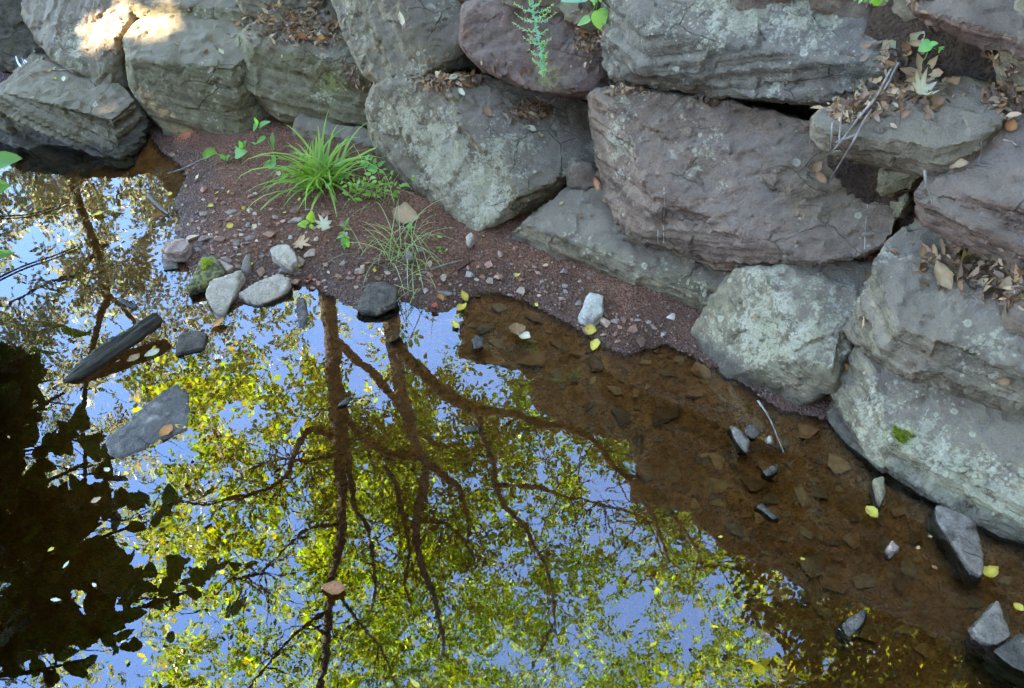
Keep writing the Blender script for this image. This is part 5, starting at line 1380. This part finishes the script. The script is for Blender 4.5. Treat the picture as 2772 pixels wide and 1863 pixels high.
drift(26, 150, 1400, 120, 250, 'narrow yellow leaf floating on the dark water at the left', 'small floating leaves on dark water', ('yellow', 'tan', 'rust', 'pale'), (.015, .035), ('narrow', 'oval'), .2, True)
drift(14, 2300, 1500, 250, 120, 'small leaf afloat over the brown shallows at the right', 'small floating leaves over the shallows', ('yellow', 'tan', 'brown'), (.012, .025), ('oval', 'broad'), .3, True)
drift(12, 300, 600, 120, 60, 'small leaf afloat near the corner block', 'small floating leaves near the corner block', ('tan', 'yellow', 'rust'), (.015, .03), ('oval', 'narrow'), .3, True)
# leaf mould: crumbs and shreds beyond counting
def litter(name, label, n, areas, seed):
    r = np.random.default_rng(seed); P = []; NN = []
    tries = 0
    while len(P) < n and tries < n * 6:
        tries += 1
        cx, cy, sx, sy = areas[r.integers(len(areas))]
        px, py = r.normal(cx, sx), r.normal(cy, sy)
        if not (-150 < px < 2900 and -150 < py < 1863): continue
        p, nr, who = hit(px, py)
        if who == 'water' or 'leaf' in who or nr.z < .45: continue
        P.append(list(p + nr * .006)); NN.append(list(nr))
    P = np.array(P); NN = np.array(NN); m = len(P)
    d = r.normal(size=(m, 3)); d -= (d * NN).sum(1)[:, None] * NN * .8; d /= np.linalg.norm(d, axis=1)[:, None]
    u = NN + r.normal(size=(m, 3)) * .5; s = np.cross(d, u); s /= np.linalg.norm(s, axis=1)[:, None]
    pal = np.array([LC['brown'], LC['dark'], LC['tan'], LC['dark'], LC['brown'], (.16, .09, .05), (.34, .21, .12)])
    me = leaf_mesh(name, P, .012 + .026 * r.random(m) ** 1.6, .45, pal[r.integers(len(pal), size=m)] * (.7 + .6 * r.random((m, 1))), r, fr=(d, s, np.cross(s, d)))
    return tag(link(name, me, DRY), label, 'leaf litter', kind='stuff')
litter('leaf_litter', 'brown leaf litter heaped on the slope and in the joints of the wall', 3500,
       [(2440, 60, 30, 60), (2450, 160, 45, 50), (2420, 240, 70, 30), (2620, 165, 90, 22), (2310, 300, 35, 10), (1270, 195, 50, 14), (1190, 222, 30, 8), (760, 55, 60, 25), (830, 90, 60, 25), (1700, 228, 25, 12), (2640, 720, 70, 22), (2740, 770, 25, 25), (2720, 240, 25, 30), (1440, 300, 30, 12), (950, 215, 25, 15), (1600, 90, 20, 30)], 77)

# ------------------------------------------------------------------ grass
GREEN = LEAF
def blade_mesh(length, width, bend, col, seed, n=7):
    r = random.Random(seed); V = []; F = []; C = []
    x = z = 0.0; a = r.uniform(.05, .3)
    for i in range(n + 1):
        t = i / n; w = width * (1 - t ** 1.6) * (.6 + .4 * min(1, t * 4)) + .0004
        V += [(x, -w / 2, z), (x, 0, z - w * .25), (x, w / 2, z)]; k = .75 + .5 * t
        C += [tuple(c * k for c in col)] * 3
        a += bend / n * (.4 + 1.2 * t); x += math.sin(a) * length / n; z += math.cos(a) * length / n
    for i in range(n):
        F += [(3 * i, 3 * i + 1, 3 * i + 4, 3 * i + 3), (3 * i + 1, 3 * i + 2, 3 * i + 5, 3 * i + 4)]
    me = bpy.data.meshes.new('blade'); me.from_pydata(V, [], F); me.update(); vcol(me, np.clip(np.array(C), 0, 1)); me.materials.append(GREEN)
    me.polygons.foreach_set('use_smooth', np.ones(len(me.polygons), bool)); return me
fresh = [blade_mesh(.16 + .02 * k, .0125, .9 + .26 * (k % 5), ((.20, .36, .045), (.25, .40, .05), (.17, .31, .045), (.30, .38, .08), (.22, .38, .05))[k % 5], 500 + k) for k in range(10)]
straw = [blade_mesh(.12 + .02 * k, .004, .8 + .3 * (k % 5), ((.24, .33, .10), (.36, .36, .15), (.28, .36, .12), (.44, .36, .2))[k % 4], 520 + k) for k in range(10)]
def tuft(label, pts, meshes, n, sx, lean=.35, sc=(.8, 1.25)):
    B = on_ground(*pts[0]); root = thing('grass_tuft', label, 'grass tuft', B, 'grass tufts on the bank')
    for i in range(n):
        p = on_ground(*pts[rp.randrange(len(pts))]); p = Vector((p.x + rp.gauss(0, sx), p.y + rp.gauss(0, sx), 0)); p.z = float(gz(p.x, p.y)) - .004
        o = link('blade', meshes[rp.randrange(len(meshes))], loc=p); s = rp.uniform(*sc)
        o.rotation_euler = (rp.gauss(0, .15), abs(rp.gauss(0, lean)), rp.uniform(0, 6.28)); o.scale = (s, s, s)
        put(o, root)
    return root
tuft('lush bright green grass tuft in front of the low pale-banded stone', [(868, 500), (875, 490), (860, 495), (885, 505), (850, 505)], fresh, 150, .022, .55, (.65, 1.25))
tuft('wispy half-dry grass trailing over the bank towards the water', [(1060, 700), (1080, 660), (1100, 640), (1110, 700), (1130, 740), (1120, 780), (1090, 720), (1140, 690)], straw, 110, .025, .9, (.6, 1.15))
tuft('short sparse grass between the lush tuft and the wispy one', [(985, 520), (1010, 530), (1040, 550), (1000, 500)], straw, 34, .03, .7, (.5, .9))
tuft('lone bent grass blades on the soil right of the two-whorled seedling', [(975, 690), (980, 695)], straw, 5, .006, .8, (.5, .8))
# ------------------------------------------------------------------ seedlings and leafy plants
GL = {}
def green_leaf(w, col):
    k = (w, col)
    if k not in GL:
        me = heart_leaf('leaf', col, .15)
        me.transform(Matrix.Scale(w / .9, 4, (1, 0, 0))); GL[k] = me
    return GL[k]
def at_depth(px, py, y):
    r = ray(px, py); t = y / r.y
    return Vector((r.x * t, y, CAM_H + r.z * t))
def place_leaf(root, b, t, y, w, col, dy=.0):
    P0, P1 = at_depth(*b, y), at_depth(*t, y + dy)
    d = P1 - P0; L = d.length; d.normalize()
    n = ((CAMP - P0).normalized() * .7 + Vector((rp.gauss(0, .25), rp.gauss(0, .2), .6))); n = (n - d * n.dot(d)).normalized()
    x = d.cross(n)
    o = link('leaf', green_leaf(w, col), GREEN)
    o.matrix_world = Matrix.Translation(P0) @ Matrix((x, d, n)).transposed().to_4x4() @ Matrix.Scale(L, 4)
    o.parent = root; o.matrix_parent_inverse = Matrix.Translation(-Vector(root.location))
def plant(label, base, stems, leaves, w=.5, cols=((.17, .36, .07), (.21, .42, .09), (.14, .31, .07)), cat='seedling', conv=lambda x, y: (x, y), wall=None, r=.0018, name='seedling', group='seedlings among the stones', lift=0):
    bp = conv(*base)
    B = on_ground(*bp) if wall is None else on_wall(*bp, wall)
    root = thing(name, label, cat, B, group)
    for st in stems:
        P = [at_depth(*conv(*p), B.y + .004 * i) for i, p in enumerate(st)]
        sp = smooth_path(P, 4); V, F = tube(sp, list(np.linspace(r, r * .6, len(sp))), 5); b = MB(); b.add(V, F, (.2, .3, .08)); put(b.build('stem', GREEN), root)
    for l in leaves:
        place_leaf(root, conv(*l[:2]), conv(*l[2:4]), B.y + rp.uniform(-.015, .01), l[4] if len(l) > 4 else w, cols[rp.randrange(len(cols))], rp.uniform(-.02, .015))
    return root
c4 = lambda x, y: (400 + x / 2.904, 300 + y / 2.904)
plant('tall thin seedling leaning against the large cube-like boulder', (1000, 430), [[(1000, 430), (985, 330), (930, 210), (870, 130)]],
      [(860, 100, 835, 52), (862, 95, 828, 165), (880, 122, 962, 84), (985, 250, 980, 168), (987, 250, 992, 314), (922, 208, 848, 262), (850, 262, 812, 248), (985, 350, 1004, 420), (975, 398, 898, 468), (1002, 400, 938, 470), (1030, 370, 1082, 382)], .48, conv=c4)
plant('creeping seedling with a big leaf at the foot of the large cube-like boulder', (640, 400), [[(560, 370), (640, 390), (700, 345), (770, 300)], [(640, 390), (600, 480)]],
      [(690, 345, 782, 318, .8), (742, 292, 718, 238), (758, 292, 772, 236), (702, 292, 680, 280), (605, 375, 556, 342, .7), (622, 402, 642, 348), (642, 440, 600, 502), (600, 480, 556, 512), (660, 430, 692, 388, .7), (750, 428, 802, 438, .8), (780, 420, 758, 462)], .6, conv=c4)
plant('round-leaved yellow-green seedling below the grass tuft', (1285, 900), [[(1285, 900), (1280, 840), (1290, 780)]], [(1262, 892, 1172, 896, .75), (1272, 902, 1314, 936, .8), (1280, 858, 1290, 786, .7), (1290, 850, 1302, 892), (1250, 910, 1220, 955, .3)], .7, ((.30, .45, .06), (.34, .48, .07)), conv=c4)
plant('seedling with two whorls of narrow leaves on bare soil', (1560, 1090), [[(1560, 1095), (1545, 1000), (1552, 905)]], [(1548, 912, 1484, 900), (1552, 902, 1587, 838), (1552, 930, 1602, 936), (1542, 938, 1548, 968), (1540, 980, 1478, 1004), (1552, 990, 1592, 1002), (1556, 1010, 1582, 1085), (1540, 1000, 1546, 1095), (1546, 955, 1500, 965)], .36, conv=c4)
plant('sprig with paired round leaflets against the low pale-banded stone', (1830, 560), [[(1830, 560), (1800, 460), (1770, 410), (1725, 365)]], [(1716, 382, 1742, 343), (1702, 400, 1668, 432), (1732, 402, 1688, 452), (1782, 412, 1792, 368), (1772, 438, 1718, 462), (1802, 440, 1738, 474), (1812, 430, 1862, 398), (1802, 462, 1758, 498), (1822, 470, 1864, 492), (1852, 460, 1882, 462), (1745, 385, 1772, 360)], .6, conv=c4)
plant('broad-leaved weed growing up through the grass tuft', (1330, 560), [[(1330, 560), (1290, 470)], [(1480, 560), (1540, 480)]], [(1242, 418, 1292, 524, .45), (1482, 546, 1562, 438), (1560, 532, 1618, 460), (1502, 552, 1552, 504, .5), (1080, 490, 1060, 545, .5), (1215, 380, 1245, 335), (1250, 590, 1215, 610, .4), (1130, 760, 1085, 790), (1200, 740, 1230, 755), (1510, 690, 1560, 640)], .36, conv=c4)
rnd_l = []
for _ in range(80):
    x, y = rp.gauss(1750, 125), rp.gauss(615, 58); a = rp.uniform(0, 6.28); l = rp.uniform(26, 56); rnd_l.append((x, y, x + math.cos(a) * l, y + math.sin(a) * l * .7))
plant('tangle of small-leaved weeds between the grass tuft and the big pointed block', (1800, 690), [[(1600, 680), (1700, 620), (1800, 590), (1920, 480)], [(1800, 690), (1850, 600), (1880, 540)], [(1700, 700), (1760, 640), (1940, 660)]],
      rnd_l + [(1915, 505, 1930, 470), (1912, 520, 1900, 545), (1925, 650, 1955, 690), (1930, 655, 1905, 665), (1935, 650, 1945, 625)], .55, ((.20, .38, .06), (.26, .42, .07)), conv=c4)
c9 = lambda x, y: (900 + x / 2.333, 600 + y / 2.333)
plant('tiny two-leaved sprout on dark soil under the pointed block', (690, 200), [[(690, 200), (675, 160)], [(690, 200), (715, 185)]], [(675, 100, 660, 90), (675, 100, 690, 92), (672, 170, 655, 160), (672, 170, 690, 160), (712, 185, 725, 178), (670, 185, 690, 190)], .8, conv=c9)
plant('small clover-like sprout in the wispy grass', (500, 60), [[(500, 60), (490, 30)]], [(490, 40, 470, 25, .9), (490, 40, 515, 35, .9), (490, 30, 500, 5, .9), (520, 140, 510, 160, .9), (570, 170, 580, 190, .9), (320, 80, 310, 105, .5)], .8, conv=c9)
c1 = lambda x, y: (1350 + x / 6.666, y / 6.666)
plant('leafy plant hanging into view at the top edge beside the broad blue-grey boulder', (1760, 120), [[(1850, -60), (1780, 40), (1760, 200)], [(1760, 40), (1680, 260)]],
      [(1640, 330, 1412, 462, .62), (1790, 190, 1888, 560, .85), (1760, -10, 1695, 98, .7), (1822, -10, 1856, 55, .7), (1880, 160, 1945, 330, .6), (1740, 30, 1640, 10, .6)], .6, ((.26, .46, .12), (.30, .50, .13)), conv=c1, wall=-.17, r=.002, cat='plant', name='leafy_plant', group='plants in the joints of the wall')
plant('single large blue-green leaf drooping from the top edge over the reddish boulder', (1640, -60), [[(1660, -120), (1575, -10)]], [(1585, -40, 1110, 14, .5)], .5, ((.26, .48, .27),), conv=c1, wall=-.2, cat='plant', name='leafy_plant', group='plants in the joints of the wall')
c2 = lambda x, y: (2200 + x / 4.079, y / 4.079)
plant('round-leaved green seedling in the leaf litter at the top', (1230, 650), [[(1230, 660), (1260, 600), (1290, 510)], [(1290, 510), (1400, 560)]], [(1300, 480, 1160, 565, 1.0), (1290, 500, 1388, 478, .95), (1392, 565, 1452, 515, .5), (1400, 560, 1395, 595, .4), (1390, 550, 1450, 545, .4)], .8, ((.20, .48, .10), (.23, .52, .12)), conv=c2, wall=-.1)
plant('bright green weed at the top edge above the litter slope', (640, -60), [[(640, -90), (600, 0)], [(640, -90), (740, 10)]], [(700, -60, 745, 62, .9), (760, -50, 830, 20, .8), (640, -40, 640, 45, .7), (560, -30, 500, 45, .6), (600, -20, 560, 25, .7), (480, -10, 455, 15, .6)], .8, ((.28, .50, .09), (.24, .46, .08)), conv=c2, wall=-.1, cat='plant', name='leafy_plant', group='plants in the joints of the wall')
# leaves of the overhanging shrub that reach into the picture at the left edge
for b, t, w, y in (((-20, 447), (58, 426), .7, 2.75), ((-40, 520), (26, 500), .8, 2.7), ((-30, 700), (40, 682), .4, 2.45)):
    place_leaf(shrub, b, t, y, w, (.22, .42, .10), 0)
# the pale feathery sprig
spt = [(1474, 208), (1467, 150), (1456, 100), (1447, 50), (1441, 0), (1438, -45)]
SPD = -.2
Bs = on_wall(*spt[-1], SPD); sprig = thing('feathery_sprig', 'pale blue-green feathery sprig hanging in front of the reddish boulder', 'plant', Bs, 'plants in the joints of the wall')
P = [on_wall(a, b, SPD + .01 * i) for i, (a, b) in enumerate(spt[::-1])]
sp = smooth_path(P, 5); V, F = tube(sp, list(np.linspace(.0028, .001, len(sp))), 6); b = MB(); b.add(V, F, (.25, .45, .24)); put(b.build('stem', GREEN), sprig)
def stem_at(py): 
    ys = [p[1] for p in spt[::-1]]; xs = [p[0] for p in spt[::-1]]; return float(np.interp(py, ys, xs))
for ex, ey in ((300, 70), (980, 80), (300, 245), (920, 200), (1020, 240), (275, 415), (870, 520), (545, 630), (460, 680), (940, 690), (800, 750), (555, 895), (830, 800), (880, 945), (620, 1060), (850, 1010), (760, 20), (560, 10), (850, 1140), (720, 1150), (840, 1250), (750, 1280)):
    e = c1(ex, ey); sy = e[1] + abs(e[0] - stem_at(e[1])) * .38 + 3; s0 = (stem_at(sy), sy)
    A = on_wall(*s0, SPD + .01); E = on_wall(*e, SPD + rp.uniform(-.02, .02)); m = (A + E) / 2 + Vector((0, 0, -.008))
    pth = smooth_path([A, m, E], 5); b = MB(); V, F = tube(pth, list(np.linspace(.0013, .0006, len(pth))), 4); b.add(V, F, (.27, .46, .22))
    ax_ = (E - A).normalized(); 
    for i, q in enumerate(pth[1:]):
        tt = (i + 1) / (len(pth) - 1); colr = (.25 + .2 * tt, .46 + .08 * tt, .26 - .1 * tt)
        for k in range(3):
            dd = (ax_ * rp.uniform(.2, .8) + Vector((rp.gauss(0, 1), rp.gauss(0, 1), rp.gauss(0, 1))).normalized() * .8).normalized(); l = rp.uniform(.007, .014) * (1.1 - .4 * tt)
            s_ = dd.cross(Vector((0, -.7, .7))).normalized() * l * .16; q_ = Vector(q)
            b.add([q_ - s_, q_ + s_, q_ + dd * l * .6 + s_ * .9, q_ + dd * l, q_ + dd * l * .6 - s_ * .9], [(0, 1, 2, 3, 4)], colr)
    put(b.build('side_shoot', GREEN, smooth=False), sprig)
for i in range(34):
    py = -40 + i * 7.2; q_ = on_wall(stem_at(py), py, SPD + .008); b = MB()
    for k in range(4):
        dd = Vector((rp.gauss(0, 1), rp.gauss(0, 1), rp.gauss(0, .6))).normalized(); l = rp.uniform(.008, .016); s_ = dd.cross(Vector((0, -.7, .7))).normalized() * l * .15
        b.add([q_ - s_, q_ + s_, q_ + dd * l * .6 + s_ * .9, q_ + dd * l, q_ + dd * l * .6 - s_ * .9], [(0, 1, 2, 3, 4)], (.24, .46, .26))
    put(b.build('needle_whorl', GREEN, smooth=False), sprig)
# moss
def moss_patch(px, py, r, n, host):
    c, nr, who = hit(px, py); b = MB(); t1_ = nr.cross(Vector((0, 0, 1))).normalized(); t2_ = nr.cross(t1_)
    for _ in range(n):
        a = rp.uniform(0, 6.28); q = r * math.sqrt(rp.random()) * (.75 + .3 * math.sin(3 * a + px) + .2 * math.sin(7 * a))
        p = c + t1_ * math.cos(a) * q * 1.2 + t2_ * math.sin(a) * q * .8; h = nr * (.012 * (1 - (q / r) ** 2) - .003)
        d = (nr + Vector((rp.gauss(0, .5), rp.gauss(0, .5), rp.gauss(0, .5)))).normalized(); l = rp.uniform(.005, .01); s_ = d.cross(t1_).normalized() * .0016
        k = rp.uniform(.6, 1.3); b.add([p + h - s_, p + h + s_, p + h + d * l], [(0, 1, 2)], (.30 * k, .33 * k, .04 * k))
    o = b.build('moss', GREEN, smooth=False); o['kind'] = 'stuff'
    h_ = bpy.data.objects.get(who)
    if h_: put(o, h_)
    return o
m1 = moss_patch(2440, 1178, .03, 900, None)
m2 = moss_patch(560, 715, .03, 600, None)
for m_ in (m1, m2):
    if m_.parent is None: tag(m_, 'cushion of green moss on wet stone', 'moss')
# little trickle of water
WT = NT('running_water'); bb = WT.n('ShaderNodeBsdfPrincipled'); bb.inputs['Base Color'].default_value = (.55, .62, .66, 1); bb.inputs['Roughness'].default_value = .12
WT.l(bb.outputs[0], WT.out.inputs[0])
wtr = thing('water_trickle', 'thin trickle of water falling in threads into the dark gap at the left edge', 'waterfall', on_wall(58, 175, .02))
for pth, r in (([(43, 153), (51, 173), (73, 198)], .006), ([(66, 163), (76, 172), (90, 184)], .005), ([(92, 162), (106, 171)], .004), ([(60, 158), (66, 172), (84, 190)], .002)):
    P = [on_wall(a, b_, .0) for a, b_ in pth]; sp = smooth_path(P, 4); V, F = tube(sp, [r * (.5 + .5 * i / (len(sp) - 1)) for i in range(len(sp))], 6); b = MB(); b.add(V, F); put(b.build('water_thread', WT.m), wtr)
